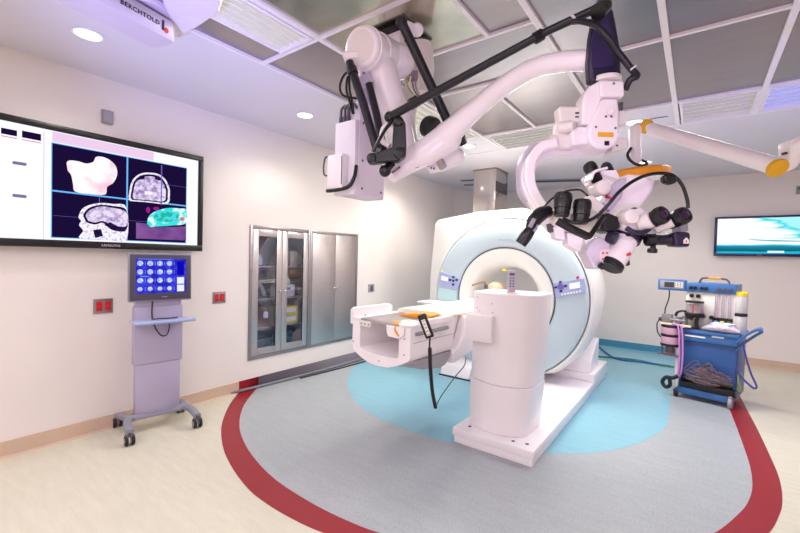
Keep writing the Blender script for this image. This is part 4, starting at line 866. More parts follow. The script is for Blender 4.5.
for x, y in ((596, 127), (615.5, 128), (606, 116.5), (611.5, 116.5), (617, 145.5)): b = MB(); b.cyl(P(x, y, dH-.033), P(x, y, dH-.028), .004, n=8); wp('screw', b, DGREY, tp)
b = MB(); b.pprism([(558, 107), (562, 105.5), (582, 106), (583, 121), (580, 122.5), (560, 122)], dH+.02, .05); b.pprism([(558, 120), (575, 122), (575, 149), (558, 148), (556, 135)], dH+.03, .05); lb = wp('counter_block', b, CREAM, None, .008)
b = MB(); b.pprism([(575.5, 112), (581.5, 112.3), (581.5, 113.8), (575.5, 113.5)], dH+.018, .004); wp('slot', b, BLACK, lb)
b = MB(); b.pprism([(575.5, 116), (581.5, 116.3), (581.5, 117.6), (575.5, 117.3)], dH+.018, .004); wp('slot', b, BLACK, lb)
b = MB(); b.pprism([(572, 131), (579, 126), (592, 127), (593, 144), (573, 145)], dH-.005, .09); wp('joint_block', b, WHITE, None, .006)
b = MB(); b.cyl(P(560, 128, dH+.03), P(574, 126, dH+.0), .02, n=18); b.cyl(P(549, 142, dH+.05), P(557, 142, dH+.04), .024, n=18); wp('joint_pin', b, CREAM)
b = MB(); b.pprism([(619, 110), (626, 110), (627, 112), (627, 124), (619, 125)], dH+.0, .08); b.pprism([(615, 137), (627, 137), (628, 149), (612, 152)], dH+.01, .08); wp('right_block', b, CREAM, None, .006)
b = MB(); b.pprism([(620, 102), (623, 102), (623, 110), (620, 110)], dH+.015, .05); wp('dark_stub', b, DGREY)
# C-shaped carrier
cp_ = [P(612, 148, dH+.08), P(585, 151, dH+.08), P(560, 149, dH+.08), P(541, 153, dH+.08), P(530, 164, dH+.08), P(527, 178, dH+.07), P(530, 192, dH+.05), P(541, 210, dH+.02), P(554, 228, dH-.02)]
b = MB(); b.sweep(cp_, .052, .05, CZ, 7, .3); ca = wp('carrier_arm', b, WHITE)
cp2 = [P(556, 143, dH+.02), P(542, 147, dH+.02), P(532, 160, dH+.02), P(529.5, 177, dH+.02), P(534, 193, dH+.01), P(547, 214, dH-.02)]
b = MB(); b.sweep(cp2, .02, .036, CZ, 7, .3); wp('carrier_cover', b, WHITE, ca)
cp3 = [P(548, 145, dH+.1), P(531, 149, dH+.1), P(522, 162, dH+.1), P(520.5, 180, dH+.09), P(523, 194, dH+.07), P(533, 206, dH+.05)]
b = MB(); b.sweep(cp3, .06, .022, CZ, 7, .3); wp('carrier_edge', b, LILAC, ca)

# ================================================================== MICROSCOPE
dM = 1.34
t = thing('surgical_microscope', 'white surgical microscope with black eyepieces hanging from the jointed stand', 'microscope', P(610, 215, dM))
def sh_(px, d, th, m, name, bev=.006, par=None): b = MB(); b.pprism(px, d, th); return wp(name, b, m, par, bev)
sh_([(606, 205), (613, 187), (620, 177), (630, 173.5), (645, 174.5), (657, 180), (654, 191), (645, 206), (640, 218), (624, 219), (620, 226), (604, 226)], dM+.01, .13, WHITE, 'optics_body', .014)
sh_([(605, 203), (612, 186), (619.5, 178.5), (628, 177), (622, 198), (610, 212)], dM-.004, .05, LILAC, 'body_side_plate', .006)
# objective barrel
a0, a1 = P(636, 222, dM), P(609, 268, dM-.03); ax = (a1-a0).normalized(); L_ = (a1-a0).length
b = MB(); b.lathe([(.03, 0), (.038, .01), (.038, L_*.45), (.0365, L_*.46), (.0365, L_*.48), (.039, L_*.49), (.039, L_*.86), (.036, L_*.88)], a0, ax, 32); ob_ = wp('objective_barrel', b, WHITE)
b = MB(); b.lathe([(.037, L_*.88), (.040, L_*.9), (.040, L_*.97), (.033, L_*1.0)], a0, ax, 32); wp('objective_ring', b, BLACK, ob_)
b = MB(); b.lathe([(.041, L_*.20), (.044, L_*.22), (.044, L_*.38), (.041, L_*.40)], a0, ax, 32); cr = wp('collar_ring', b, NAVY, ob_)
c = a0+ax*L_*.3
b = MB()
for k_ in (-1, 0, 1): q = c+CX*(.022*k_)+CZ*.043; b.cyl(q-CZ*.01, q+CZ*.003, .006, n=10)
wp('collar_screw', b, BLACK, cr)
b = MB(); q = a0+ax*L_*.72+CZ*.0335+CX*.016; b.box(q, (.022, .010, .008), rot=CR @ M.Rotation(.25, 3, 'Z'), bev=.002); wp('red_mark', b, mat('red_print', (216, 60, 60), .5), ob_)
b = MB(); b.cyl(P(624, 262, dM-.02), P(628.5, 261, dM-.03), .015, n=18, bev=.003); b.cyl(P(603, 267, dM-.06), P(600, 265, dM-.05), .01, n=14); wp('focus_knob', b, BLACK, ob_)
b = MB(); b.cyl(P(617, 239, dM-.05), P(607, 236, dM-.03), .021, n=20, bev=.005); wp('left_knob', b, NAVY)
# front binocular (right)
b = MB(); b.pprism([(627, 213), (633, 206), (645, 207), (652, 214), (652, 228), (642, 234), (628, 232), (622, 226)], dM-.06, .08); bi = wp('binocular_body', b, WHITE, None, .012)
b = MB(); q = P(629, 217, dM-.07); b.cyl(q+CZ*.02, q-CZ*.04, .024, n=24, bev=.006); wp('hinge_drum', b, CREAM, bi)
b = MB(); b.pprism([(629, 210), (634, 207), (638, 208), (632, 211)], dM-.075, .004); wp('slot', b, DGREY, bi)
b = MB(); b.tube([P(626, 228, dM-.085), P(634, 232, dM-.09), P(644, 232, dM-.085), P(650, 228, dM-.07)], .008, 10); wp('dark_ring', b, NAVY, bi)
def eyepiece(p, q, r, par, n='eyepiece'):
    a = (V(q)-V(p)).normalized(); L = (V(q)-V(p)).length
    b = MB(); b.lathe([(r*.8, 0), (r*.86, L*.1), (r*.86, L*.3), (r*.95, L*.34), (r*.95, L*.6), (r, L*.64), (r, L*.92), (r*.93, L), (r*.72, L*1.0), (r*.6, L*.93)], p, a, 28, True, False)
    for i in range(3): b.lathe([(r*1.0, L*(.68+.08*i)), (r*1.04, L*(.70+.08*i)), (r*1.0, L*(.72+.08*i))], p, a, 28, False, False)
    e = wp(n, b, BLACK, par)
    b = MB(); b.lathe([(0, L*.94), (r*.55, L*.945), (r*.62, L*.92)], p, a, 24, False, False); wp('lens', b, mat('violet_lens', (70, 40, 76), .08, .2) if 'violet_lens' not in bpy.data.materials else bpy.data.materials['violet_lens'], e)
eyepiece(P(647, 223, dM-.06), P(664.5, 213.5, dM-.115), .0275, bi); eyepiece(P(669, 223, dM-.055), P(686, 214, dM-.11), .0265, bi)
b = MB(); b.cyl(P(640, 224, dM-.06), P(652, 219, dM-.088), .026, n=22); b.cyl(P(655, 227, dM-.05), P(672, 220, dM-.08), .022, n=22); b.pprism([(645, 222), (662, 222), (663, 233), (648, 231)], dM-.05, .05); wp('eyepiece_tube', b, CREAM, bi)
# side camera
b = MB(); b.lathe([(.014, 0), (.02, .005), (.02, .03), (.0165, .034), (.0165, .085), (.019, .09), (.019, .11)], P(645, 240, dM-.05), (P(676, 240, dM-.06)-P(645, 240, dM-.05)), 24); sc_ = wp('camera_tube', b, BLACKT)
b = MB(); b.pprism([(674, 233), (678, 231.5), (690, 232), (691, 236), (690, 247), (676, 246)], dM-.085, .05); cb_ = wp('camera_head', b, NAVY, None, .006)
b = MB(); b.pprism([(684, 243.5), (684, 240), (686.6, 237.5), (689, 240), (689, 243.5)], dM-.088, .003); wp('white_emblem', b, PAPER, cb_)
b = MB(); b.pprism([(685.6, 242.2), (687.4, 242.2), (686.5, 239.8)], dM-.0895, .002); wp('red_emblem_mark', b, REDM, cb_)
b = MB(); b.cyl(P(653, 246, dM-.06), P(653, 249, dM-.06), .008, n=12); b.cyl(P(652.5, 248.5, dM-.06), P(652, 253, dM-.06), .0145, n=18, bev=.003); wp('clamp_knob', b, BLACK, sc_)
sh_([(679, 222), (688, 219), (689, 231), (680, 233)], dM-.03, .04, GREY, 'camera_bracket', .004)
# upper binocular
b = MB(); b.tube([P(590, 178, dM+.05), P(600, 183, dM+.05), P(612, 187, dM+.04)], [.03, .032, .03], 20, 4); b.pprism([(588, 176), (596, 171), (616, 170), (621, 180), (612, 190), (597, 188)], dM+.03, .06); ub = wp('upper_binocular', b, WHITE, None)
eyepiece(P(597, 180, dM+.01), P(589, 165.5, dM+.05), .022, ub); eyepiece(P(612, 176, dM+.06), P(605.5, 166, dM+.11), .018, ub)
b = MB(); q = P(602, 188, dM-.02); b.cyl(q+CZ*.015, q-CZ*.05, .0245, n=26, bev=.005); wp('swivel_drum', b, CREAM, ub)
b = MB(); b.sweep([P(588, 181, dM+.0), P(592, 173, dM-.0), P(604, 169.5, dM)], .05, .008, CZ, 5); wp('band', b, WHITE, ub)
b = MB(); b.cyl(P(606, 196, dM+.0), P(612, 200, dM), .006, n=10); wp('red_pin', b, REDM, ub)
sh_([(588, 200), (592, 194), (606, 206), (606, 214), (600, 215), (588, 208)], dM-.01, .06, CREAM, 'link_block', .006)
# assistant binocular (left)
sh_([(549, 214), (556, 208), (571, 214), (590, 211), (598, 218), (596, 226), (588, 234), (572, 232), (554, 225)], dM-.07, .09, WHITE, 'assistant_binocular', .012)
ab = t.children[-1]
b = MB(); b.lathe([(.026, 0), (.033, .008), (.033, .028), (.028, .034)], P(560.5, 224, dM-.06), CY, 26); b.lathe([(.034, 0), (.042, .008), (.042, .03), (.034, .038)], P(585, 231, dM-.06), CY, 26); wp('tube_socket', b, CREAM, ab)
eyepiece(P(561.5, 216, dM-.10), P(563.5, 194, dM-.09), .0265, ab); eyepiece(P(580.5, 223, dM-.11), P(582.5, 201, dM-.10), .0265, ab)
b = MB(); b.sweep([P(557, 221, dM-.15), P(572, 229, dM-.16), P(589, 237, dM-.15)], .024, .018, CY*.3+CZ, 3); b.sweep([P(589, 237, dM-.15), P(597, 226, dM-.13), P(603, 217, dM-.1)], .018, .014, CY*.3+CZ, 3); wp('handle_bar', b, BLACK, ab)
b = MB(); b.pprism([(554, 226), (565, 228), (566, 241), (556, 238)], dM-.06, .05); b.pprism([(568, 232), (585, 238), (581, 252), (569, 245)], dM-.06, .06); wp('lower_cover', b, WHITE, ab, .006)
sh_([(550, 223), (556, 226), (557, 234), (552, 231)], dM-.05, .04, DGREY, 'dark_clip', .003)
sh_([(602, 217), (608, 212), (620, 217), (621, 228), (612, 233), (603, 230)], dM-.05, .07, BLACK, 'central_joint', .008)
sh_([(586, 252), (592, 240), (600, 236), (611, 244), (609, 258), (599, 270), (594, 268)], dM-.04, .07, mat('pale_lilac_box', (214, 206, 224), .35), 'side_module', .006)
sm = t.children[-1]
b = MB(); b.pprism([(601, 250), (610, 249), (609, 262), (600, 261)], dM-.043, .004); wp('plate', b, mat('pale_pink_plate', (240, 214, 220), .4), sm)
RUST = mat('rust_screw', (190, 110, 110), .5)
for x, y in ((603, 253), (607, 253), (603, 259)): b = MB(); b.cyl(P(x, y, dM-.045), P(x, y, dM-.04), .004, n=8); wp('screw', b, RUST, sm)
# pistol grip
b = MB(); b.tube([P(549, 211, dM-.07), P(541, 214, dM-.08), P(534, 221, dM-.09), P(531, 229, dM-.09)], [.018, .023, .022, .017], 16, 5); b.tube([P(531, 229, dM-.09), P(526, 236, dM-.09), P(520.5, 244, dM-.085)], [.016, .019, .018], 16, 5); hg = wp('hand_grip', b, BLACK)
b = MB(); b.box(P(532, 223, dM-.115), (.012, .03, .008), rot=CR @ M.Rotation(-.5, 3, 'Z'), bev=.002); b.cyl(P(536, 226, dM-.11), P(538, 227, dM-.11), .007, n=10); b.cyl(P(534, 229, dM-.11), P(536, 230.5, dM-.11), .007, n=10); wp('trigger', b, GREY, hg)
b = MB(); b.tube([P(543, 208, dM-.06), P(553, 198, dM-.05), P(567, 191, dM-.0), P(580, 190, dM+.01), P(588, 196, dM)], .0033, 8); wp('thin_hose', b, BLACK)
b = MB(); b.tube([P(600, 213, dM-.09), P(608, 205, dM-.10), P(620, 191, dM-.10), P(637, 179, dM-.08), P(655, 173.5, dM-.05), P(672, 175, dM-.04), P(682, 185, dM-.04), P(687, 199, dM-.045), P(688, 208, dM-.05)], .0055, 10); hz_ = wp('hose', b, BLACK)
b = MB(); b.pprism([(664, 175), (671, 173.5), (678, 176), (678, 182), (672, 184.5), (665, 182)], dM-.05, .025); wp('hose_clip', b, BLACK, hz_, .006)
b = MB(); b.tube([P(560, 217, dM-.08), P(575, 223, dM-.12), P(590, 220, dM-.13), P(602, 212, dM-.1)], .005, 8); wp('thin_hose', b, BLACK)
sh_([(622, 219), (640, 214), (646, 222), (640, 232), (624, 232)], dM-.01, .08, CREAM, 'neck_block', .006)
sh_([(545, 216), (556, 216), (566, 232), (556, 236)], dM+.06, .05, WHITE, 'carrier_joint', .006)

# ================================================================== SURGICAL LIGHT ON ITS ARM (right)
dl, dr2 = 2.5, 2.0
t = thing('surgical_light', 'white jointed surgical light arm with yellow caps and an orange rimmed lamp head', 'light', P(775, 165, dr2))
e1, e2 = P(644.5, 127, dl), P(773, 165.5, dr2)
b = MB(); b.tube([e1, e2], [.036, .042], 20); b.ball(e1, .037, 20); b.ball(e2, .043, 20); wp('spring_arm', b, WHITE)
for c, r, tilt in ((e1, .043, -.2), (e2, .047, -.1)):
    a = (CZ-CY*(.25 if tilt < -.15 else .75)+CX*tilt).normalized(); b = MB(); b.cyl(c+a*.02, c+a*.044, r, n=30, bev=.008); wp('yellow_cap', b, YCAP)
b = MB(); pe = P(635.5, 131, dl+.0); b.tube([e1-CX*.03, pe, P(635.3, 145, dl), P(635, 163, dl)], [.035, .036, .032, .03], 18, 4); b.cyl(P(635.2, 151, dl), P(635, 162, dl), .036, n=20, bev=.004); b.cyl(P(635, 163, dl), P(635, 171, dl), .014, n=14); wp('drop_post', b, WHITE)
b = MB(); b.tube([P(631, 148, dl-.02), P(627.5, 155, dl-.03), P(632, 162, dl-.05), P(642, 166, dl-.06), P(647, 163, dl-.03), P(641, 160, dl)], .009, 8); wp('cable', b, BLACK)
b = MB(); hc = P(633, 176.5, dl); b.lathe([(.04, .035), (.17, .028), (.2, .018), (.2, -.02), (.17, -.03)], hc, (CY+CX*-.08+CZ*.03).normalized(), 36); lh = wp('lamp_head', b, WHITE)
b = MB(); b.lathe([(.185, .03), (.203, .018), (.203, -.022), (.185, -.026)], hc, (CY+CX*-.08+CZ*.03).normalized(), 36, False, False); wp('orange_rim', b, ORANGE, lh)
b = MB(); b.tube([e2+CX*.03, P(789, 163, 1.98), P(793, 152, 1.96), P(799, 145, 1.94), P(812, 139, 1.92)], [.036, .036, .034, .034, .034], 20, 5); b.box(P(788, 149, 1.97), (.04, .07, .07), rot=CR, bev=.01); wp('upper_joint', b, WHITE)
pu = P(860, 130, 1.9); b = MB(); b.tube([P(808, 140, 1.92), pu, V((pu.x+.12, pu.y+.1, pu.z+.05))], .045, 20); b.cyl(V((pu.x+.12, pu.y+.1, pu.z)), V((pu.x+.12, pu.y+.1, H)), .05, n=24); b.cyl(V((pu.x+.12, pu.y+.1, H-.05)), V((pu.x+.12, pu.y+.1, H)), .12, n=24); wp('ceiling_arm', b, WHITE)
b = MB(); b.box(P(784.5, 153.5, 1.95), (.012, .01, .02), rot=CR); wp('latch', b, BLACK)

# ================================================================== ANAESTHESIA CART
ca_ = math.atan2(5.43-5.53, .325+.151)
t = thing('anaesthesia_cart', 'blue wheeled anaesthesia machine with flow tubes and a hanging tank', 'medical cart', (.087, 5.48, 0), ca_)
def cmap(c): return V((c.x*.72 if c.x > 0 else c.x, c.y, c.z if c.z < .8 else .8+(c.z-.8)*.915))
ROUND = {'canister', 'jar', 'lid', 'flow_knob', 'gauge_knob', 'control_knob', 'glass_tube', 'glass_dome', 'white_bellows', 'band'}
LOW = {'side_arm', 'valve_block', 'black_fitting', 'canister', 'band', 'canister_cradle', 'breathing_hose', 'thin_cable'}
FIXED = {'caster', 'wheel', 'hub'}
def cpart(n, b, m, par=None, bev=0):
    if n not in FIXED:
        vs = b.bm.verts
        if n in ROUND: c = sum((v.co for v in vs), V())/len(vs); d = cmap(c)-c
        for v in vs: v.co = v.co+V((d.x, d.y, d.z)) if n in ROUND else cmap(v.co)
    if n in LOW:
        for v in b.bm.verts: v.co += V((.03, 0, -.05))
    return link(n, b, m, par or t, False, bev)
# local x = (px-702)/90, z = (402-py)/90 ; front is -y
b = MB(); b.bx(-.205, .385, 0.02, .50, .26, .74, .008); cpart('cabinet_body', b, BLUED)
b = MB(); b.bx(-.20, .42, -.03, .52, .745, .785, .008); wt = cpart('worktop', b, BLUEM)
b = MB(); b.bx(-.19, .41, -.02, .50, .785, .790); cpart('worktop_mat', b, mat('dark_worktop', (74, 76, 92), .3), wt)
b = MB(); b.bx(-.20, .40, -.012, .02, .66, .742, .006); dw = cpart('drawer', b, BLUEM)
for x0_, x1_, z_ in ((-.17, .02, .712), (.10, .24, .735)): b = MB(); b.bx(x0_, x1_, -.018, -.011, z_-.008, z_+.008); cpart('drawer_label', b, PAPER, dw)
b = MB(); b.bx(-.24, .37, -.02, .50, .055, .125, .008); cpart('base_frame', b, BLUEM)
b = MB(); b.bx(-.20, .40, -.022, .3, .128, .195, .004); cpart('shelf_recess', b, BLACK)
b = MB(); b.bx(-.26, -.20, 0, .48, .1, .745, .006); cpart('side_panel', b, BLUED)
b = MB(); b.bx(.36, .40, .04, .48, .1, .745, .006); cpart('side_panel', b, BLUED)
wh_ = [(-.235, .0, .045), (.25, .0, .068), (-.2, .46, .045), (.2, .46, .062)]
for x, y, r in wh_:
    b = MB(); b.cyl((x, y, r+.02), (x, y, .12 if r < .05 else .14), .012, n=10); b.box((x, y, r*1.7), (.05, r*1.4, .02), bev=.005); cs = cpart('caster', b, DGREY)
    b = MB(); b.cyl((x-.018, y, r+.001), (x+.018, y, r+.001), r, n=28, bev=.008); w = cpart('wheel', b, RUBBER if r < .05 else mat('grey_tyre', (170, 164, 176), .45) if 'grey_tyre' not in bpy.data.materials else bpy.data.materials['grey_tyre'], cs)
    b = MB(); b.cyl((x-.02, y, r+.001), (x+.02, y, r+.001), r*.55, n=20); cpart('hub', b, mat('hub_mauve', (120, 104, 124), .4) if 'hub_mauve' not in bpy.data.materials else bpy.data.materials['hub_mauve'], w)
# tower
b = MB(); b.bx(-.20, .335, .10, .42, .79, 1.24, .006); tw = cpart('tower_panel', b, CREAM)
b = MB(); b.bx(-.20, .335, .07, .45, 1.235, 1.345, .012); hd = cpart('tower_head', b, BLUEM)
for x in (-.15, -.11, -.05, -.01, .13, .20, .27): b = MB(); b.cyl((x, .075, 1.285), (x, .05, 1.285), .018, n=16, bev=.003); cpart('gauge_knob', b, DGREY if x > .1 else BLACK, hd)
b = MB(); b.tube([(-.10, .2, 1.34), (-.085, .2, 1.39), (-.04, .2, 1.41), (.16, .2, 1.405), (.22, .2, 1.38), (.235, .2, 1.33)], .011, 12); hn = cpart('carry_handle', b, DGREY, hd)
b = MB(); b.tube([(-.02, .2, 1.411), (.13, .2, 1.408)], .013, 12); cpart('handle_grip', b, ORANGE, hn)
for x in (-.145, -.085): b = MB(); b.cyl((x, .10, 1.185), (x, .075, 1.185), .021, n=18, bev=.004); cpart('control_knob', b, BLACK, tw)
b = MB(); b.cyl((.06, .10, .94), (.06, .07, .94), .022, n=18, bev=.004); cpart('control_knob', b, BLACK, tw)
# bellows
b = MB(); b.lathe([(.085, 0), (.085, .02)], (-.095, .0, 1.11)); cpart('bellows_lid', b, BLACK, tw)
b = MB(); b.lathe([(.09, 0), (.09, .03)], (-.095, .0, .955)); b.bx(-.185, -.01, .02, .1, .93, .96); be_ = cpart('bellows_frame', b, BLACK, tw)
b = MB(); b.lathe([(.08, 0), (.08, .125)], (-.095, .0, .985), n=28, cap0=False, cap1=False); cpart('glass_dome', b, CLEAR, be_)
b = MB(); b.lathe([(.05+(.008 if i % 2 else 0), .012*i) for i in range(9)], (-.095, .0, .986), n=20); cpart('white_bellows', b, mat('bellows_rose', (226, 196, 204), .5), be_)
b = MB(); b.cyl((-.095, -.06, .99), (-.095, -.06, 1.10), .009, n=8); cpart('red_rod', b, REDM, be_)
b = MB(); b.tube([(-.06, .0, .95), (-.07, -.01, .87), (-.06, -.0, .79)], .018, 10); cpart('bellows_hose', b, BLACK, be_)
# flow tubes
for i, m_ in enumerate((BLUEM, YELLOW, GREENM)):
    x = .115+i*.078; b = MB(); b.bx(x-.028, x+.028, .085, .1, .95, 1.22, .003); ft = cpart('flow_meter', b, mat('flow_back', (226, 214, 222), .4) if i == 0 else bpy.data.materials['flow_back'], tw)
    b = MB(); b.cyl((x, .075, .955), (x, .075, 1.215), .014, n=14); cpart('glass_tube', b, CLEAR, ft)
    b = MB(); b.cyl((x, .09, .89), (x, .05, .89), .023, n=18, bev=.004); cpart('flow_knob', b, m_, ft)
b = MB(); b.bx(.07, .31, .088, .102, .845, .945, .003); cpart('knob_panel', b, BLACK, tw)
# side monitor
b = MB(); b.bx(-.475, -.20, .06, .14, 1.235, 1.375, .01); sm_ = cpart('side_monitor', b, BLUEM)
b = MB(); b.bx(-.45, -.215, .054, .062, 1.26, 1.355, .003); fpn = cpart('monitor_face', b, GREY, sm_)
b = MB(); b.bx(-.405, -.31, .051, .055, 1.275, 1.34); cpart('display', b, mat('dark_display', (52, 50, 52), .25), fpn)
b = MB()
for i in range(3):
    for j in range(3): b.bx(-.295+i*.026, -.278+i*.026, .051, .055, 1.278+j*.024, 1.292+j*.024)
cpart('key', b, CREAM, fpn)
b = MB(); b.tube([(-.36, .08, 1.24), (-.36, .07, 1.13), (-.385, .05, 1.0), (-.385, .03, .92)], .007, 8); cpart('monitor_cable', b, BLACK, sm_)
# absorber arm with hanging tank
b = MB(); b.bx(-.44, -.14, -.06, .06, .86, .885, .006); ab_ = cpart('side_arm', b, mat('cream_arm', (232, 214, 190), .45))
b = MB(); b.bx(-.43, -.33, -.03, .05, .885, .99, .008); b.cyl((-.27, 0, .885), (-.27, 0, .97), .03, n=16); b.cyl((-.21, 0, .885), (-.21, 0, .99), .028, n=16); b.cyl((-.34, -.02, .93), (-.2, -.02, .93), .018, n=12); cpart('valve_block', b, mat('valve_grey', (140, 134, 142), .35, .5), ab_)
b = MB(); b.cyl((-.46, 0, .92), (-.43, 0, .92), .025, n=14); cpart('black_fitting', b, BLACK, ab_)
b = MB(); b.cyl((-.19, -.02, 1.0), (-.13, -.02, .98), .035, n=16); cpart('black_fitting', b, BLACK, ab_)
b = MB(); b.tube([(-.30, 0, .98), (-.28, 0, 1.03), (-.22, 0, 1.05), (-.18, 0, 1.0)], .014, 10); cpart('breathing_hose', b, BLACK, ab_)
b = MB(); b.lathe([(.088, 0), (.092, .01), (.092, .10), (.088, .11), (.088, .112), (.092, .12), (.092, .21), (.088, .22)], (-.34, 0, .62), n=32); tk = cpart('canister', b, mat('rose_canister', (208, 160, 186), .22, .1))
for z in (.615, .725, .835): b = MB(); b.lathe([(.093, 0), (.096, .004), (.096, .026), (.093, .03)], (-.34, 0, z), n=32); cpart('band', b, BLACK, tk)
b = MB(); b.box((-.34, 0, .515), (.22, .12, .016), bev=.004); b.cyl((-.42, 0, .52), (-.42, 0, .62), .008, n=8); b.cyl((-.26, 0, .52), (-.26, 0, .62), .008, n=8); b.cyl((-.34, 0, .54), (-.34, 0, .62), .045, n=18); cpart('canister_cradle', b, mat('cradle_brown', (110, 84, 100), .4), tk)
b = MB(); b.cyl((-.235, -.0, .11), (-.235, -.0, .86), .022, n=14); cpart('pole', b, CREAM)
for i in range(2):
    b = MB(); b.tube([(-.28+.03*i, -.07, .83), (-.22+.03*i, -.08, .80), (-.20+.03*i, -.08, .55), (-.20+.025*i, -.075, .33), (-.215+.02*i, -.06, .24)], .009, 10); cpart('pink_hose', b, PINKT)
b = MB(); b.tube([(-.21, -.06, .25), (-.25, -.07, .22), (-.32, -.07, .21), (-.355, -.07, .15), (-.32, -.07, .10), (-.28, -.07, .13), (-.285, -.07, .2)], .02, 12); cpart('black_hose', b, RUBBER)
b = MB(); b.tube([(-.46, 0, .91), (-.48, 0, .85), (-.47, -.01, .76), (-.43, -.02, .70)], .007, 8); cpart('thin_cable', b, BLACK)
# right canisters
for z, l in ((.79, 'canister'), (1.03, 'canister')):
    b = MB(); b.lathe([(.063, 0), (.066, .01), (.066, .19), (.06, .20)], (.37, .16, z), n=28); cn = cpart('jar', b, mat('jar_plastic', (206, 202, 200), .25, .05) if 'jar_plastic' not in bpy.data.materials else bpy.data.materials['jar_plastic'])
    b = MB(); b.lathe([(.068, .195), (.068, .225), (.05, .235)], (.37, .16, z), n=28); cpart('lid', b, YELLOW if z > 1 else NAVY, cn)
b = MB(); b.sweep([(.38, .05, .70), (.48, .05, .79), (.60, .05, .865), (.65, .06, .85)], .16, .03, (0, 1, 0), 5); b.sweep([(.38, .02, .62), (.48, .02, .72), (.64, .05, .84)], .03, .03, (0, 1, 0), 4); cpart('push_handle', b, BLUEM)
b = MB(); b.tube([(.45, .0, .72), (.50, -.0, .55), (.56, -.0, .40), (.62, 0, .29), (.58, 0, .27), (.45, .02, .35), (.39, .03, .42), (.38, .04, .5)], .012, 10); cpart('violet_hose', b, CAVIOL)
b = MB(); b.tube([(.40, .04, .40), (.42, .02, .30), (.445, .02, .22), (.43, .02, .2), (.41, .02, .24)], .008, 8); cpart('lime_cable', b, CAYEL)
# wire bundle
b = MB()
for i in range(16):
    x0_, x1_ = -.17+random.random()*.2, .08+random.random()*.18; zz = .24+random.random()*.13; y_ = -.03-random.random()*.03
    b.tube([(x0_, y_, zz), (x0_+.12, y_-.02, zz+.16*random.random()-.02), ((x0_+x1_)/2, y_-.01, zz-.06+.16*random.random()), (x1_-.1, y_-.02, zz-.05+.13*random.random()), (x1_, y_, zz-.02), (x1_-.15, y_-.015, zz-.03), (x0_+.08, y_-.02, zz-.03+.02*random.random()), (x0_, y_, zz)], .0045, 6, 6)
tag(link('wire_bundle', b, WIRE), 'coiled bundle of thin mauve wires at the front of the blue cart', 'wires', None, 'stuff')
wb = bpy.data.objects['wire_bundle']; wb.data.transform(ROOT[t.name])
# bag on the worktop
b = MB(); pb_ = ROOT[t.name]
rs = []
for i in range(9):
    f_ = i/8; w_ = .10*math.sin(PI*(.12+.76*f_))+.01; h_ = .045*math.sin(PI*(.1+.8*f_))+.006
    rs.append([pb_ @ V((-.02+.32*f_, .02+w_*math.cos(2*PI*j/14)*.7, .791+h_+h_*math.sin(2*PI*j/14)*(1+.25*math.sin(5*j+3*i)))) for j in range(14)])
b.rings(rs); bag = thing('plastic_bag', 'crumpled clear plastic bag of tubing on the blue cart worktop', 'bag', pb_ @ V((.14, .02, .79)))
wp('bag_body', b, mat('bag_grey', (206, 196, 216), .18, .05, .2, 30), bag)
b = MB(); b.prism([(0, 0), (.16, 0), (.2, .07), (.02, .08)], pb_ @ V((.06, -.03, .876)), pb_.to_3x3() @ V((1, 0, 0)), pb_.to_3x3() @ V((0, 1, .15)), (0, 0, .003)); wp('paper_insert', b, PAPER, bag)

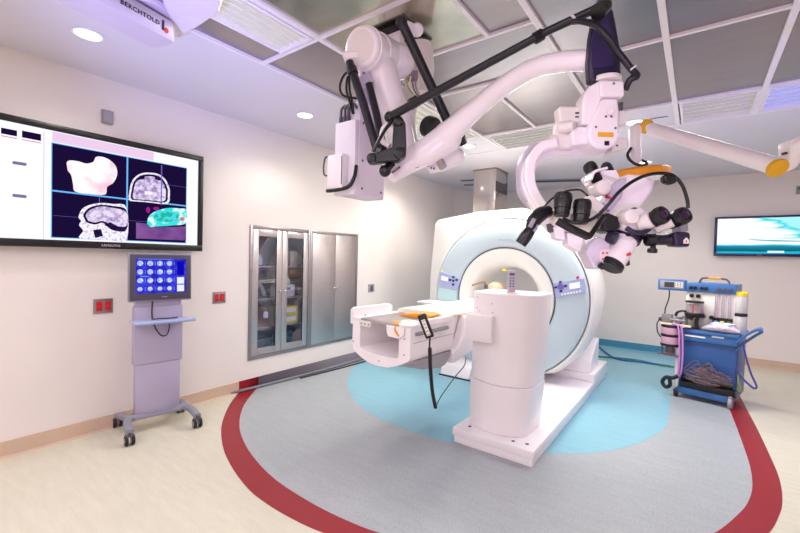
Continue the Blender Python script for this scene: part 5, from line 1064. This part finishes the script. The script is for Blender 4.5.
# ================================================================== FLOOR CABLES
def cable(name, pts, r, m, lab, cat='cable'):
    b = MB(); b.tube([V((p.x, p.y, r+.003)) if i < 90 else p for i, p in enumerate(pts)], r, 10, 8); tag(link(name, b, m), lab, cat)
cable('floor_conduit', [FL(190, 404), FL(215, 398), FL(245, 391.5), FL(290, 380), FL(330, 369.5), FL(358, 361.5), FL(385, 353)], .016, CAGREY, 'grey conduit running along the floor beside the left wall')
cable('floor_cable', [FL(300, 379), FL(330, 371.5), FL(358, 364), FL(392, 354), FL(410, 352)], .008, BLACK, 'thin black cable lying beside the grey conduit under the cupboards')
pts = [V((-.93, 7.4, .3)), FL(598, 348), FL(610, 357), FL(622, 361), FL(640, 364), FL(655, 366), FL(672, 367.5)]
cable('floor_cable', [FL(589.5, 340.5), FL(597, 346), FL(609, 356), FL(620, 360.5), FL(638, 362.5), FL(655, 365), FL(671, 367.5)], .014, CABLUE, 'blue cable across the floor from the scanner to the cart')
cable('floor_cable', [FL(588.5, 355.5), FL(600, 357.5), FL(620, 359), FL(640, 361.5), FL(660, 366), FL(674, 368)], .012, CAGREEN, 'green cable across the floor from the scanner to the cart')

# unseen violet fill lights added beside and behind the viewpoint, turned upward
def violet_fill(loc, aim, pw, col, size):
    L = bpy.data.lights.new('violet_fill_light', 'SPOT'); L.energy = pw; L.color = col; L.spot_size = size; L.spot_blend = 1; L.shadow_soft_size = .15
    o = bpy.data.objects.new('violet_fill_light', L); o.location = loc; o.rotation_euler = (V(aim)-V(loc)).to_track_quat('-Z', 'Y').to_euler(); COL.objects.link(o)
violet_fill((-.6, -.6, .9), (-2.75, 1.35, 2.9), 480, (.36, .40, 1), .62)
violet_fill((.9, -.9, .8), (-.9, 2.0, 2.5), 85, (.72, .42, 1), .85)
violet_fill((2.6, 1.2, .9), (1.0, 3.8, 2.9), 300, (.34, .30, 1), .7)
# ================================================================== LIGHT, WORLD, CAMERA
w = bpy.data.worlds.new('room_air'); bpy.context.scene.world = w; w.use_nodes = True
w.node_tree.nodes['Background'].inputs[0].default_value = (.8, .78, .9, 1); w.node_tree.nodes['Background'].inputs[1].default_value = .05
cam = bpy.data.cameras.new('camera'); cam.sensor_width = 36; cam.lens = 18.0; cam.clip_start = .02
co = bpy.data.objects.new('camera', cam); COL.objects.link(co); co.matrix_world = M.Translation(CAM) @ CR.to_4x4(); bpy.context.scene.camera = co
s = bpy.context.scene; s.view_settings.view_transform = 'Standard'; s.view_settings.look = 'None'; s.view_settings.gamma = 1; s.view_settings.use_curve_mapping = False; s.view_settings.exposure = 0.06
s.cycles.max_bounces = 10; s.cycles.diffuse_bounces = 6; s.cycles.use_denoising = True
